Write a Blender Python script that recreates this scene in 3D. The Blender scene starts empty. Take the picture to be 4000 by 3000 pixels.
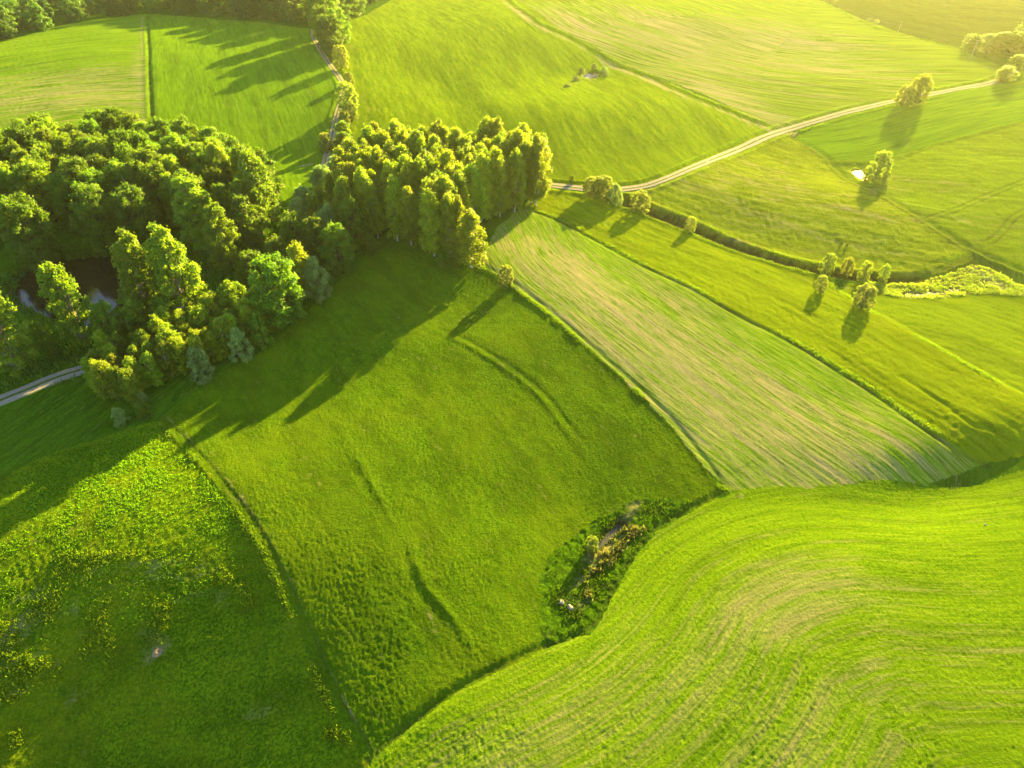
import bpy, math, random
import numpy as np
from mathutils import Vector, noise as mnoise

# ------------------------------------------------------------------ camera, light, exposure
S = bpy.context.scene
COL = S.collection
CAM_H = 100.0
PITCH = 40.0                       # degrees below the horizontal
FPX = 4000 * 24 / 36.0             # focal length in pixels of the 4000 px wide photograph
cam = bpy.data.cameras.new('camera')
cam.lens = 24; cam.sensor_width = 36; cam.clip_start = 0.5; cam.clip_end = 8000
camo = bpy.data.objects.new('camera', cam); COL.objects.link(camo)
camo.location = (0, 0, CAM_H); camo.rotation_euler = (math.radians(90 - PITCH), 0, 0)
S.camera = camo

SUN_AZ, SUN_EL = 31.0, 15.0        # azimuth clockwise from +Y
w = bpy.data.worlds.new('World'); S.world = w; w.use_nodes = True
nt = w.node_tree; nt.nodes.clear()
sky = nt.nodes.new('ShaderNodeTexSky'); sky.sky_type = 'NISHITA'; sky.sun_disc = False
sky.sun_elevation = math.radians(SUN_EL); sky.sun_rotation = math.radians(SUN_AZ)
sky.air_density = 1.0; sky.dust_density = 0.6; sky.ozone_density = 1.0
bg = nt.nodes.new('ShaderNodeBackground'); bg.inputs['Strength'].default_value = 0.05
wo = nt.nodes.new('ShaderNodeOutputWorld')
nt.links.new(sky.outputs[0], bg.inputs['Color']); nt.links.new(bg.outputs[0], wo.inputs['Surface'])
sl = bpy.data.lights.new('sun', 'SUN'); sl.energy = 5.0; sl.angle = math.radians(0.5); sl.color = (1.0, 0.73, 0.15)
so = bpy.data.objects.new('sun', sl); COL.objects.link(so)
az, el = math.radians(SUN_AZ), math.radians(SUN_EL)
sdir = Vector((math.sin(az) * math.cos(el), math.cos(az) * math.cos(el), math.sin(el)))
so.rotation_euler = sdir.to_track_quat('Z', 'Y').to_euler(); so.location = (0, 0, 300)
S.view_settings.view_transform = 'Standard'; S.view_settings.look = 'None'
S.view_settings.gamma = 1.0; S.view_settings.exposure = 3.58
S.cycles.max_bounces = 6; S.cycles.transparent_max_bounces = 4; S.cycles.volume_bounces = 0
S.cycles.use_denoising = True

rnd = random.Random(7)
K = 4000 / 2212.0                  # the working grid used below is 2212 x 1659

# ------------------------------------------------------------------ numpy noise
def _hash(ix, iy, seed):
    h = (ix.astype(np.int64) * 374761393 + iy.astype(np.int64) * 668265263 + seed * 974711) & 0xffffffff
    h = ((h ^ (h >> 13)) * 1274126177) & 0xffffffff
    return ((h ^ (h >> 16)) & 0xffff) / 65535.0
def vnoise(x, y, seed=0):
    ix = np.floor(x); iy = np.floor(y); fx = x - ix; fy = y - iy
    fx = fx * fx * (3 - 2 * fx); fy = fy * fy * (3 - 2 * fy)
    a = _hash(ix, iy, seed); b = _hash(ix + 1, iy, seed); c = _hash(ix, iy + 1, seed); d = _hash(ix + 1, iy + 1, seed)
    return (a * (1 - fx) + b * fx) * (1 - fy) + (c * (1 - fx) + d * fx) * fy - 0.5

# ------------------------------------------------------------------ terrain
def flat(u, v):
    """ground point on the plane z = 0 seen at (u, v) of the 2212 x 1659 photograph"""
    a = (u * K - 2000) / FPX; b = -(v * K - 1500) / FPX
    th = math.radians(PITCH)
    d = (a, math.cos(th) + b * math.sin(th), -math.sin(th) + b * math.cos(th))
    t = CAM_H / -d[2]
    return d[0] * t, d[1] * t
# broad relief: (u, v, height, sigma along, sigma across, direction of the long axis in degrees)
HILLS = [
    (40, 1790, -15.0, 38, 29, 0), (200, 1110, 2.6, 28, 20, 20), (560, 1420, -.5, 24, 9, 75),
    (60, 980, -2.5, 40, 14, 20),
    (1830, 1330, 2.2, 34, 26, 25), (1500, 1640, 1.6, 40, 20, 30), (1750, 1085, -1.8, 40, 7, 0),
    (1290, 1190, -2.6, 17, 8.5, 52), (1420, 1085, 1.2, 12, 7, 30),
    (2090, 1035, -3.2, 17, 5.0, 22), (2120, 965, 1.0, 22, 9, 20),
    (1180, 690, 1.5, 45, 20, -38), (700, 1500, 2.6, 34, 26, 30),
    (1560, 800, .9, 50, 22, -35),
    (1640, 520, -1.4, 42, 10, -28), (1620, 425, 2.6, 36, 18, -25), (1920, 480, 1.4, 26, 16, -20), (2080, 400, 1.6, 34, 22, 10),
    (1870, 375, -2.2, 12, 10, 0), (1830, 320, -1.6, 42, 20, 10), (2000, 180, 2.0, 60, 22, 10), (2060, 620, -.4, 30, 9, -10),
    (1950, 800, 2.0, 45, 18, -30),
    (1250, 170, -2.2, 22, 14, 20), (1010, 90, 5.0, 90, 60, 0), (1180, 270, 3.0, 45, 22, 0), (1400, 260, 3.0, 40, 30, -20),
    (985, 240, -1.8, 45, 8, -68), (1550, 100, 6.0, 110, 60, -25), (1800, 150, -3.0, 80, 26, -25), (2050, 30, 4.0, 120, 40, 0),
    (150, 150, 4.0, 80, 60, 0), (500, 160, 3.0, 60, 60, 0), (200, 640, -2.2, 38, 24, 10), (620, 330, -3.4, 26, 24, 0), (985, 632, -2.6, 14, 10, -38),
    (480, 880, -1.2, 60, 12, 35),
]
_H = []
for (u, v, h, sa, sb, ang) in HILLS:
    x, y = flat(u, v); _H.append((x, y, h, sa, sb, math.cos(math.radians(ang)), math.sin(math.radians(ang))))
PONDS = []                          # (x, y, radius, level) filled below
def macro(x, y):
    x = np.asarray(x, float); y = np.asarray(y, float)
    z = np.zeros_like(x)
    for (cx, cy, h, sa, sb, ca, sn) in _H:
        dx = x - cx; dy = y - cy
        p = (dx * ca + dy * sn) / sa; q = (-dx * sn + dy * ca) / sb
        z += h * np.exp(-0.5 * (p * p + q * q))
    z += 1.6 * vnoise(x / 55, y / 55, 3) + .55 * vnoise(x / 23, y / 23, 5) + 0.22 * vnoise(x / 9, y / 9, 8)
    return z
def at(u, v):
    """ground point of the real relief under pixel (u, v)"""
    a = (u * K - 2000) / FPX; b = -(v * K - 1500) / FPX
    th = math.radians(PITCH)
    d = np.array([a, math.cos(th) + b * math.sin(th), -math.sin(th) + b * math.cos(th)])
    t = CAM_H / -d[2]
    for _ in range(25):
        z = float(macro(d[0] * t, d[1] * t))
        t += 0.7 * ((CAM_H - z) / -d[2] - t)
    return float(d[0] * t), float(d[1] * t)
def line(pts, n=0):
    """world polyline through picture points, smoothed when n > 0"""
    P = [at(*p) for p in pts]
    if n == 0: return np.array(P)
    Q = []
    for i in range(len(P) - 1):
        p0 = np.array(P[max(i - 1, 0)]); p1 = np.array(P[i]); p2 = np.array(P[i + 1]); p3 = np.array(P[min(i + 2, len(P) - 1)])
        for k in range(n):
            t = k / n
            Q.append(0.5 * (2 * p1 + (p2 - p0) * t + (2 * p0 - 5 * p1 + 4 * p2 - p3) * t * t + (3 * p1 - p0 - 3 * p2 + p3) * t ** 3))
    Q.append(np.array(P[-1])); return np.array(Q)
def seg_dist(x, y, L, extend=False):
    """signed distance (left of the line +) and arc length of the nearest point"""
    best = np.full(x.shape, 1e9); sg = np.ones(x.shape); arc = np.zeros(x.shape); acc = 0.0
    for i in range(len(L) - 1):
        ax, ay = L[i]; bx, by = L[i + 1]; ex, ey = bx - ax, by - ay; ll = math.hypot(ex, ey)
        if ll < 1e-6: continue
        t = ((x - ax) * ex + (y - ay) * ey) / (ll * ll)
        lo = -1e3 if (extend and i == 0) else 0.0
        hi = 1e3 if (extend and i == len(L) - 2) else 1.0
        t = np.clip(t, lo, hi)
        dx = x - (ax + t * ex); dy = y - (ay + t * ey); d = dx * dx + dy * dy
        m = d < best
        best = np.where(m, d, best); arc = np.where(m, acc + t * ll, arc)
        sg = np.where(m, np.sign(ex * dy - ey * dx), sg); acc += ll
    return np.sqrt(best) * np.where(sg == 0, 1, sg), arc
def near(x, y, L, r):
    return (x > L[:, 0].min() - r) & (x < L[:, 0].max() + r) & (y > L[:, 1].min() - r) & (y < L[:, 1].max() + r)
def inside(x, y, P):
    c = np.zeros(x.shape, bool); n = len(P)
    for i in range(n):
        x1, y1 = P[i]; x2, y2 = P[(i + 1) % n]
        if y1 == y2: continue
        m = ((y1 > y) != (y2 > y)) & (x < (x2 - x1) * (y - y1) / (y2 - y1) + x1)
        c ^= m
    return c

# roads and paths (picture points)
ROAD = line([(1120, 398), (1180, 399), (1250, 406), (1300, 412), (1350, 408), (1420, 393), (1500, 360), (1600, 320), (1690, 283), (1800, 250), (1880, 230), (1950, 215), (2080, 190), (2150, 176), (2190, 155), (2212, 130), (2235, 90)], 6)
ROAD_L = line([(-120, 915), (-60, 892), (0, 865), (50, 845), (100, 824), (150, 806), (195, 793), (240, 778), (300, 745), (380, 705)], 5)
PATH = line([(676, 62), (678, 80), (690, 105), (703, 125), (715, 143), (730, 163), (742, 185), (738, 215), (730, 240), (724, 262), (718, 290), (712, 312), (706, 335), (700, 360)], 5)
DITCH = line([(1340, 432), (1400, 455), (1480, 486), (1560, 521), (1650, 553), (1760, 582), (1860, 600), (1960, 604), (2040, 592), (2100, 566), (2135, 575), (2212, 612), (2260, 640)], 4)
# line features: (points, step height left - right, ridge height, ridge width, furrow depth, furrow offset)
EDGE_M_LEFT = line([(345, 915), (400, 970), (460, 1040), (515, 1110), (560, 1180), (600, 1260), (640, 1355), (680, 1450), (720, 1540), (780, 1640), (800, 1680)], 4)
EDGE_J_LEFT = line([(1030, 572), (1060, 590), (1110, 622), (1200, 692), (1290, 772), (1370, 842), (1450, 922), (1520, 1010), (1545, 1045), (1572, 1063)], 4)
EDGE_J_I = line([(1130, 448), (1200, 472), (1300, 525), (1400, 578), (1500, 625), (1600, 682), (1700, 732), (1800, 792), (1900, 855), (2000, 925), (2080, 975), (2130, 1002)], 4)
EDGE_I_R = line([(1800, 618), (1860, 662), (1920, 692), (2000, 738), (2100, 795), (2212, 860), (2300, 905)], 4)
EDGE_B_C = line([(1090, -10), (1150, 35), (1200, 62), (1300, 115), (1400, 160), (1500, 205), (1600, 245), (1690, 277)], 3)
EDGE_C_D = line([(1730, -10), (1790, 12), (1850, 40), (1900, 62), (1960, 77), (2020, 92), (2080, 108)], 3)
EDGE_N_M = line([(800, 1650), (890, 1572), (1000, 1492), (1100, 1440), (1180, 1402), (1280, 1362), (1330, 1275), (1370, 1205), (1420, 1145), (1500, 1100), (1572, 1066)], 4)
TERRACE = line([(905, 700), (1000, 742), (1080, 790), (1160, 852), (1220, 930), (1272, 1000)], 4)
TERRACE2 = line([(870, 1130), (895, 1200), (920, 1265), (975, 1330), (1050, 1440)], 4)
TERRACE3 = line([(730, 930), (790, 1020), (840, 1110), (870, 1160)], 4)
EDGE_A = line([(314, 36), (312, 70), (314, 110), (316, 180), (319, 260)], 3)
EDGE_FG = line([(1760, 345), (1800, 352), (1930, 344), (2000, 318), (2212, 262), (2260, 250)], 3)
EDGE_GH = line([(1715, 300), (1780, 342), (1880, 412), (2000, 482), (2100, 545), (2212, 592), (2260, 610)], 3)
EDGE_O = line([(-40, 1055), (0, 1038), (60, 1008), (120, 982), (200, 958)], 3)
EDGE_IR2 = line([(1920, 800), (2000, 850), (2070, 900), (2110, 925), (2212, 945)], 3)
TRACK_G1 = line([(1985, 480), (2060, 455), (2140, 420), (2230, 385)], 3)
TRACK_G2 = line([(2040, 520), (2110, 525), (2150, 515), (2190, 470), (2230, 450)], 3)
FEAT = [  # (line, step, step width, ridge, ridge width, furrow, furrow offset(+left), furrow width)
    (EDGE_M_LEFT, .6, 1.8, .13, .45, .10, 1.4, .4),
    (EDGE_J_LEFT, .25, 1.5, .14, .45, .18, 1.4, .5),
    (EDGE_J_I, -0.1, 2, 0.158, 0.9, 0.525, -0.3, 0.7),
    (EDGE_I_R, -0.8, 2.5, 0.158, 1.3, 0.14, 2.4, 1),
    (EDGE_B_C, 0.3, 2, 0.36, 1.5, 0.28, -3.5, 1.5),
    (EDGE_C_D, 0.2, 2, 0.315, 1.3, 0.21, -2.5, 1.3),
    (EDGE_N_M, 0.2, 2, 0.045, 0.8, 0.42, 0.6, 0.9),
    (TERRACE, .10, 1.2, .17, .6, .14, 1.6, .6),
    (TERRACE2, .0, 1.5, .25, .8, .05, -1.7, .8),
    (TERRACE3, .0, 1.5, .18, .8, .05, -1.7, .8),
    (EDGE_A, 0.3, 1.5, 0.135, 1.2, 0.63, 1.5, 1),
    (EDGE_FG, 0.3, 2, 0.135, 1.2, 0.245, -1.6, 1),
    (EDGE_GH, 0.2, 2, 0.135, 1.2, 0.315, 1.8, 1.2),
    (EDGE_O, 0.9, 2, 0.225, 1.2, 0.14, -1.8, 1),
    (EDGE_IR2, 0.2, 1.5, 0.09, 1, 0.35, 0.5, 0.7),
]
_dd, _da = seg_dist(np.array([at(1930, 604)[0]]), np.array([at(1930, 604)[1]]), DITCH); DITCH_END = float(_da[0])
def lines_z(x, y):
    z = np.zeros_like(x)
    for (L, st, sw, rh, rw, fd, fo, fw) in FEAT:
        m = near(x, y, L, 18)
        if not m.any(): continue
        d, arc = seg_dist(x[m], y[m], L)
        tot = np.hypot(*np.diff(L, axis=0).T).sum()
        e = np.clip(np.minimum(arc, tot - arc) / (12.0 if L is TERRACE or L is TERRACE2 or L is TERRACE3 else 6.0), 0, 1)
        wob = 0.75 + 0.9 * (vnoise(arc / 2.2, arc * 0 + .3, 11))
        z[m] += e * (st * 0.5 * np.tanh(d / sw) * np.exp(-(d / 12.0) ** 2) + rh * wob * np.exp(-(d / rw) ** 2) - fd * np.exp(-((d - fo) / fw) ** 2))
    for L in (TRACK_G1, TRACK_G2, EDGE_GH):
        m = near(x, y, L, 6)
        if m.any():
            d, _ = seg_dist(x[m], y[m], L); z[m] -= .08 * np.exp(-((np.abs(d) - 1.0) / .4) ** 2)
    m = near(x, y, DITCH, 12)
    if m.any():
        d, _ = seg_dist(x[m], y[m], DITCH)
        wk = 1 - .92 * np.clip((_ - DITCH_END) / 12, 0, 1)
        z[m] += wk * (-1.9 * np.exp(-(np.abs(d) / 2.5) ** 4)) + wk * (.45 * np.exp(-((d + 3.6) / 1.1) ** 2) + .35 * np.exp(-((d - 3.8) / 1.3) ** 2))
    for L, ww in ((ROAD, 3.0), (ROAD_L, 2.6), (PATH, 1.8)):
        m = near(x, y, L, 10)
        if m.any():
            d, _ = seg_dist(x[m], y[m], L)
            z[m] += -.16 * np.exp(-(d / ww) ** 4) + .35 * np.exp(-((np.abs(d) - ww - 1.2) / .8) ** 2)
    return z
# ponds: outline in picture points, water level below the lowest bank
POND_PX = {
    'forest': [(28, 622), (45, 590), (80, 565), (130, 552), (190, 545), (250, 545), (320, 560), (400, 600), (445, 640), (470, 668), (420, 690), (350, 700), (260, 705), (180, 700), (120, 690), (75, 668), (40, 645)],
    'meadow': [(1256, 165), (1262, 156), (1278, 154), (1298, 157), (1292, 164), (1272, 168)],
    'right': [(1836, 366), (1850, 362), (1866, 364), (1876, 374), (1872, 388), (1860, 386), (1848, 376)],
    'hollow': [(1285, 1172), (1300, 1162), (1322, 1140), (1340, 1128), (1346, 1132), (1330, 1150), (1312, 1170), (1290, 1182)],
    'marsh': [(1956, 633), (1968, 628), (2000, 630), (2040, 624), (2070, 624), (2070, 629), (2040, 633), (1990, 637), (1962, 638)],
}
PONDS = {}
for k, pts in POND_PX.items():
    P = line(pts + [pts[0]], 3)
    z0 = macro(P[:, 0], P[:, 1]).min() - {'forest': .8, 'hollow': .35, 'marsh': .1}.get(k, .45)
    PONDS[k] = (P, float(z0), {'forest': 5.0, 'marsh': 1.6, 'hollow': 2.0}.get(k, 2.4))
def terrain(x, y):
    x = np.asarray(x, float); y = np.asarray(y, float)
    z = macro(x, y) + lines_z(x, y)
    for k, (P, z0, bw) in PONDS.items():
        m = near(x, y, P, 14)
        if not m.any(): continue
        d, _ = seg_dist(x[m], y[m], P); d = np.abs(d); ins = inside(x[m], y[m], P)
        sd = np.where(ins, -d, d)
        bank = np.clip(sd / bw, 0, 1); bank = bank * bank * (3 - 2 * bank)
        zz = z[m]
        zz = np.where(ins, z0 - np.clip(d * .35, 0.0, .8) - .02, zz * bank + (z0 + sd * .12) * (1 - bank))
        z[m] = zz
    return z
def tz(x, y): return float(terrain(np.array([x]), np.array([y]))[0])

# ------------------------------------------------------------------ helpers for objects
def mesh_np(name, V, F, mats, smooth=False, attrs=None, mat_idx=None):
    me = bpy.data.meshes.new(name); V = np.asarray(V, np.float32); F = np.asarray(F, np.int32)
    k = F.shape[1]
    me.vertices.add(len(V)); me.vertices.foreach_set('co', V.ravel())
    me.loops.add(F.size); me.loops.foreach_set('vertex_index', F.ravel())
    me.polygons.add(len(F)); me.polygons.foreach_set('loop_start', np.arange(0, F.size, k, dtype=np.int32))
    me.polygons.foreach_set('loop_total', np.full(len(F), k, np.int32))
    if mat_idx is not None: me.polygons.foreach_set('material_index', np.asarray(mat_idx, np.int32))
    me.polygons.foreach_set('use_smooth', np.full(len(F), smooth, bool))
    for m in (mats if isinstance(mats, (list, tuple)) else [mats]): me.materials.append(m)
    if attrs:
        for an, (dom, typ, data) in attrs.items():
            a = me.attributes.new(an, typ, dom)
            a.data.foreach_set('value' if typ == 'FLOAT' else 'vector', np.asarray(data, np.float32).ravel())
    me.update(calc_edges=True)
    return me
def link(name, me, parent=None, **props):
    o = bpy.data.objects.new(name, me); COL.objects.link(o)
    if parent: o.parent = parent
    for k, v in props.items(): o[k] = v
    return o

def nodes(name):
    m = bpy.data.materials.new(name); m.use_nodes = True; t = m.node_tree; t.nodes.clear()
    out = t.nodes.new('ShaderNodeOutputMaterial')
    return m, t, out
def N(t, typ, **kw):
    n = t.nodes.new(typ)
    for k, v in kw.items():
        if k in ('operation', 'blend_type', 'data_type', 'attribute_name', 'noise_dimensions', 'interpolation_type', 'feature'): setattr(n, k, v)
        else: n.inputs[k].default_value = v
    return n
def L_(t, a, b): t.links.new(a, b)
def mathn(t, op, a, b=None, c=None):
    n = t.nodes.new('ShaderNodeMath'); n.operation = op
    for i, v in enumerate((a, b, c)):
        if v is None: continue
        if isinstance(v, (int, float)): n.inputs[i].default_value = v
        else: L_(t, v, n.inputs[i])
    return n.outputs[0]
def mixc(t, f, a, b, mode='MIX'):
    n = t.nodes.new('ShaderNodeMix'); n.data_type = 'RGBA'; n.blend_type = mode
    for i, v in ((0, f), (6, a), (7, b)):
        if isinstance(v, (int, float)): n.inputs[i].default_value = v
        elif isinstance(v, tuple): n.inputs[i].default_value = (*v, 1)
        else: L_(t, v, n.inputs[i])
    return n.outputs[2]
def smooth(t, v, lo, hi):
    n = t.nodes.new('ShaderNodeMapRange'); n.interpolation_type = 'SMOOTHSTEP'
    L_(t, v, n.inputs[0]); n.inputs[1].default_value = lo; n.inputs[2].default_value = hi
    return n.outputs[0]
def noise(t, vec, scale, detail=2.0, rough=.5):
    n = t.nodes.new('ShaderNodeTexNoise'); n.inputs['Scale'].default_value = scale
    n.inputs['Detail'].default_value = detail; n.inputs['Roughness'].default_value = rough
    L_(t, vec, n.inputs['Vector']); return n.outputs[0]

# ------------------------------------------------------------------ ground materials
SOIL = (.38, .30, .15)
def ground_mat(name, g1, g2, g3, soil=SOIL, rowf=1.6, alongf=.16, streak=.5, bump=.5, speck=(.16, .2, .012), speck_amt=.25, soft=.78):
    """g1/g2 the two greens of the fine texture, g3 the tint of broad patches; rows follow the attributes row/along"""
    m, t, out = nodes(name)
    tc = t.nodes.new('ShaderNodeTexCoord').outputs['Object']
    ra = N(t, 'ShaderNodeAttribute', attribute_name='row').outputs['Fac']
    sa = N(t, 'ShaderNodeAttribute', attribute_name='along').outputs['Fac']
    ba = N(t, 'ShaderNodeAttribute', attribute_name='bare').outputs['Fac']
    da = N(t, 'ShaderNodeAttribute', attribute_name='damp_dark').outputs['Fac']
    cv = t.nodes.new('ShaderNodeCombineXYZ')
    L_(t, mathn(t, 'MULTIPLY', ra, rowf), cv.inputs[0]); L_(t, mathn(t, 'MULTIPLY', sa, alongf), cv.inputs[1])
    st = noise(t, cv.outputs[0], 1.0, 3, .65)
    cv2 = t.nodes.new('ShaderNodeCombineXYZ')
    L_(t, mathn(t, 'MULTIPLY', ra, rowf * .22), cv2.inputs[0]); L_(t, mathn(t, 'MULTIPLY', sa, alongf * .22), cv2.inputs[1])
    st2 = noise(t, cv2.outputs[0], 1.0, 3, .6)
    fine = noise(t, tc, 2.2, 5, .75)
    mid = noise(t, tc, .35, 3, .6)
    big = noise(t, tc, .035, 3, .55)
    f = mathn(t, 'ADD', mathn(t, 'MULTIPLY', st, streak), mathn(t, 'MULTIPLY', fine, 1 - streak))
    g0 = tuple(.42 * q for q in g1)
    c = mixc(t, smooth(t, f, .46, .60), g1, g2)
    c = mixc(t, mathn(t, 'MULTIPLY', mathn(t, 'SUBTRACT', 1.0, smooth(t, f, .36, .47)), .8), c, g0)
    c = mixc(t, mathn(t, 'MULTIPLY', smooth(t, mathn(t, 'ADD', mathn(t, 'MULTIPLY', big, .6), mathn(t, 'MULTIPLY', mid, .4)), .4, .62), .6), c, g3)
    c = mixc(t, mathn(t, 'MULTIPLY', smooth(t, noise(t, tc, 3.3, 2, .6), .58, .72), speck_amt), c, speck)
    c = mixc(t, mathn(t, 'MULTIPLY', smooth(t, st2, .42, .64), .38), c, g0)
    # bare soil between the rows
    thr = mathn(t, 'ADD', mathn(t, 'MULTIPLY', st, .40), mathn(t, 'ADD', mathn(t, 'MULTIPLY', st2, .35), mathn(t, 'ADD', mathn(t, 'MULTIPLY', fine, .15), mathn(t, 'MULTIPLY', mid, .10))))
    thr = mathn(t, 'ADD', mathn(t, 'MULTIPLY', mathn(t, 'SUBTRACT', thr, .5), 3.0), .5)
    bs = smooth(t, mathn(t, 'SUBTRACT', mathn(t, 'ADD', thr, ba), 1.0), -.32, .32)
    soilc = mixc(t, fine, soil, tuple(.62 * s for s in soil))
    c = mixc(t, mathn(t, 'MULTIPLY', bs, soft), c, soilc)
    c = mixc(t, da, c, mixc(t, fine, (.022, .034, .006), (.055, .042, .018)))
    bs_ = t.nodes.new('ShaderNodeBsdfDiffuse'); bs_.inputs['Roughness'].default_value = .6
    L_(t, c, bs_.inputs['Color'])
    bm = t.nodes.new('ShaderNodeBump'); bm.inputs['Strength'].default_value = bump; bm.inputs['Distance'].default_value = .40
    hb = mathn(t, 'ADD', mathn(t, 'MULTIPLY', fine, .8), mathn(t, 'MULTIPLY', st, .22))
    L_(t, hb, bm.inputs['Height']); L_(t, bm.outputs[0], bs_.inputs['Normal'])
    L_(t, bs_.outputs[0], out.inputs['Surface'])
    return m
# id: (object name, label, polygon in picture points, row guide, material args, micro relief (row amp, row period, iso amp, iso size))
F = {}
F['ground'] = dict(name='ground', poly=None, guide=[(0, 900), (900, 300)], mat=dict(g1=(0.034, 0.088, 0.0036), g2=(0.068, 0.144, 0.0048), g3=(0.048, 0.113, 0.0036), bump=.6), mic=(0, 1, 0.121, 0.8))
F['a1'] = dict(name='striped_field', label='pale green striped field at the top left, below the far wood', poly=[(-400, 190), (-100, 112), (0, 92), (60, 76), (130, 56), (200, 42), (314, 30), (314, 110), (316, 180), (319, 265), (330, 320), (-400, 330)],
    guide=[(-200, 245), (50, 205), (200, 188), (310, 182)], mat=dict(g1=(0.082, 0.165, 0.0048), g2=(0.145, 0.227, 0.0072), g3=(0.116, 0.196, 0.0060), rowf=1.2, alongf=.05, streak=.8), mic=(0.08, 1.1, 0.033, 0.8))
F['a2'] = dict(name='green_field', label='smooth bright green field between the far wood and the round leafy wood', poly=[(314, 30), (420, 38), (560, 48), (640, 60), (674, 62), (688, 106), (713, 145), (740, 186), (722, 262), (710, 315), (695, 350), (650, 400), (625, 450), (600, 420), (500, 350), (330, 320), (319, 265), (316, 180), (314, 110)],
    guide=[(420, 60), (440, 160), (470, 300)], mat=dict(g1=(0.082, 0.165, 0.0036), g2=(0.129, 0.227, 0.0048), g3=(0.103, 0.191, 0.0042), rowf=.9, alongf=.1, streak=.5), mic=(0.05, 1.5, 0.055, 0.7))
F['b'] = dict(name='meadow', label='big rolling bright meadow with a small pond, north of the birch grove', poly=[(745, 50), (790, 32), (880, -20), (1080, -60), (1092, -10), (1200, 62), (1300, 115), (1400, 160), (1500, 205), (1600, 245), (1690, 277), (1600, 317), (1500, 357), (1420, 390), (1350, 404), (1300, 408), (1180, 395), (1000, 395), (800, 395), (720, 400), (700, 350), (750, 185), (725, 150), (690, 90)],
    guide=[(800, 0), (880, 60), (930, 140), (985, 235), (1030, 330), (1080, 420)], mat=dict(g1=(0.117, 0.196, 0.0024), g2=(0.209, 0.276, 0.0036), g3=(0.152, 0.221, 0.0030), rowf=.55, alongf=.07, streak=.45, bump=.7), mic=(0.08, 3.2, 0.143, 1.3))
F['c'] = dict(name='crop_field', label='pale sparse crop field in the hazy upper right beyond the track', poly=[(1092, -10), (1060, -80), (1600, -90), (1735, -10), (1790, 12), (1850, 40), (1960, 77), (2080, 108), (2110, 125), (2180, 150), (2150, 174), (2080, 187), (1950, 212), (1800, 247), (1690, 280), (1600, 245), (1400, 160), (1200, 62)],
    guide=[(1000, -55), (1100, -2), (1200, 52), (1320, 102), (1450, 143), (1600, 175), (1750, 196), (1900, 208), (2050, 214)], mat=dict(g1=(0.111, 0.185, 0.0060), g2=(0.189, 0.262, 0.0120), g3=(0.144, 0.218, 0.0072), rowf=.8, alongf=.03, streak=.8), mic=(0.07, 1.6, 0.0275, 1))
F['e'] = dict(name='hay_field', label='green field with shade put into its colour and a pale grass margin, top right corner', poly=[(1735, -10), (1700, -60), (2500, -120), (2500, 100), (2230, 110), (2100, 108), (1960, 77), (1850, 40)],
    guide=[(1800, 0), (2000, 40), (2300, 70)], mat=dict(g1=(0.032, 0.060, 0.006), g2=(0.05, 0.085, 0.01), g3=(0.04, 0.07, 0.008), rowf=.4, streak=.5), mic=(0.05, 2, 0.11, 1.5))  # greens darkened to stand for the shade of hill and trees
F['f'] = dict(name='lush_field', label='lush green field below the bend of the gravel road, right of centre', poly=[(1715, 298), (1800, 253), (1950, 218), (2080, 193), (2150, 180), (2212, 140), (2400, 100), (2400, 215), (2212, 262), (2000, 318), (1930, 344), (1800, 352), (1760, 335)],
    guide=[(1740, 330), (1850, 322), (1930, 305), (2050, 270), (2230, 232)], mat=dict(g1=(0.086, 0.180, 0.0024), g2=(0.132, 0.240, 0.0036), g3=(0.102, 0.200, 0.0030), rowf=.9, alongf=.05, streak=.75), mic=(0.11, 1.8, 0.055, 0.9))
F['g'] = dict(name='rough_meadow', label='rough meadow with curved wheel ruts at the right edge', poly=[(1780, 345), (1930, 344), (2000, 318), (2212, 262), (2450, 200), (2450, 680), (2212, 592), (2100, 545), (2000, 482), (1880, 412)],
    guide=[(1850, 350), (2000, 370), (2230, 380)], mat=dict(g1=(0.110, 0.182, 0.0036), g2=(0.183, 0.264, 0.0054), g3=(0.115, 0.168, 0.0042), rowf=.4, alongf=.12, streak=.4, bump=.8), mic=(0.1, 3, 0.187, 1.5))
F['h'] = dict(name='dry_meadow', label='yellowish dry meadow between the gravel road and the ditch', poly=[(1345, 412), (1420, 396), (1500, 363), (1600, 323), (1690, 286), (1715, 300), (1780, 342), (1880, 412), (2000, 482), (2100, 545), (2100, 562), (2040, 588), (1960, 600), (1860, 596), (1760, 578), (1650, 549), (1560, 517), (1480, 482), (1400, 451), (1340, 432)],
    guide=[(1400, 430), (1560, 480), (1700, 510), (1900, 545)], mat=dict(g1=(0.137, 0.193, 0.0048), g2=(0.233, 0.286, 0.0084), g3=(0.132, 0.175, 0.0048), rowf=.5, alongf=.1, streak=.45, bump=.8, speck=(.34, .30, .08), speck_amt=.4), mic=(0.11, 3, 0.187, 1.3))
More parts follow.
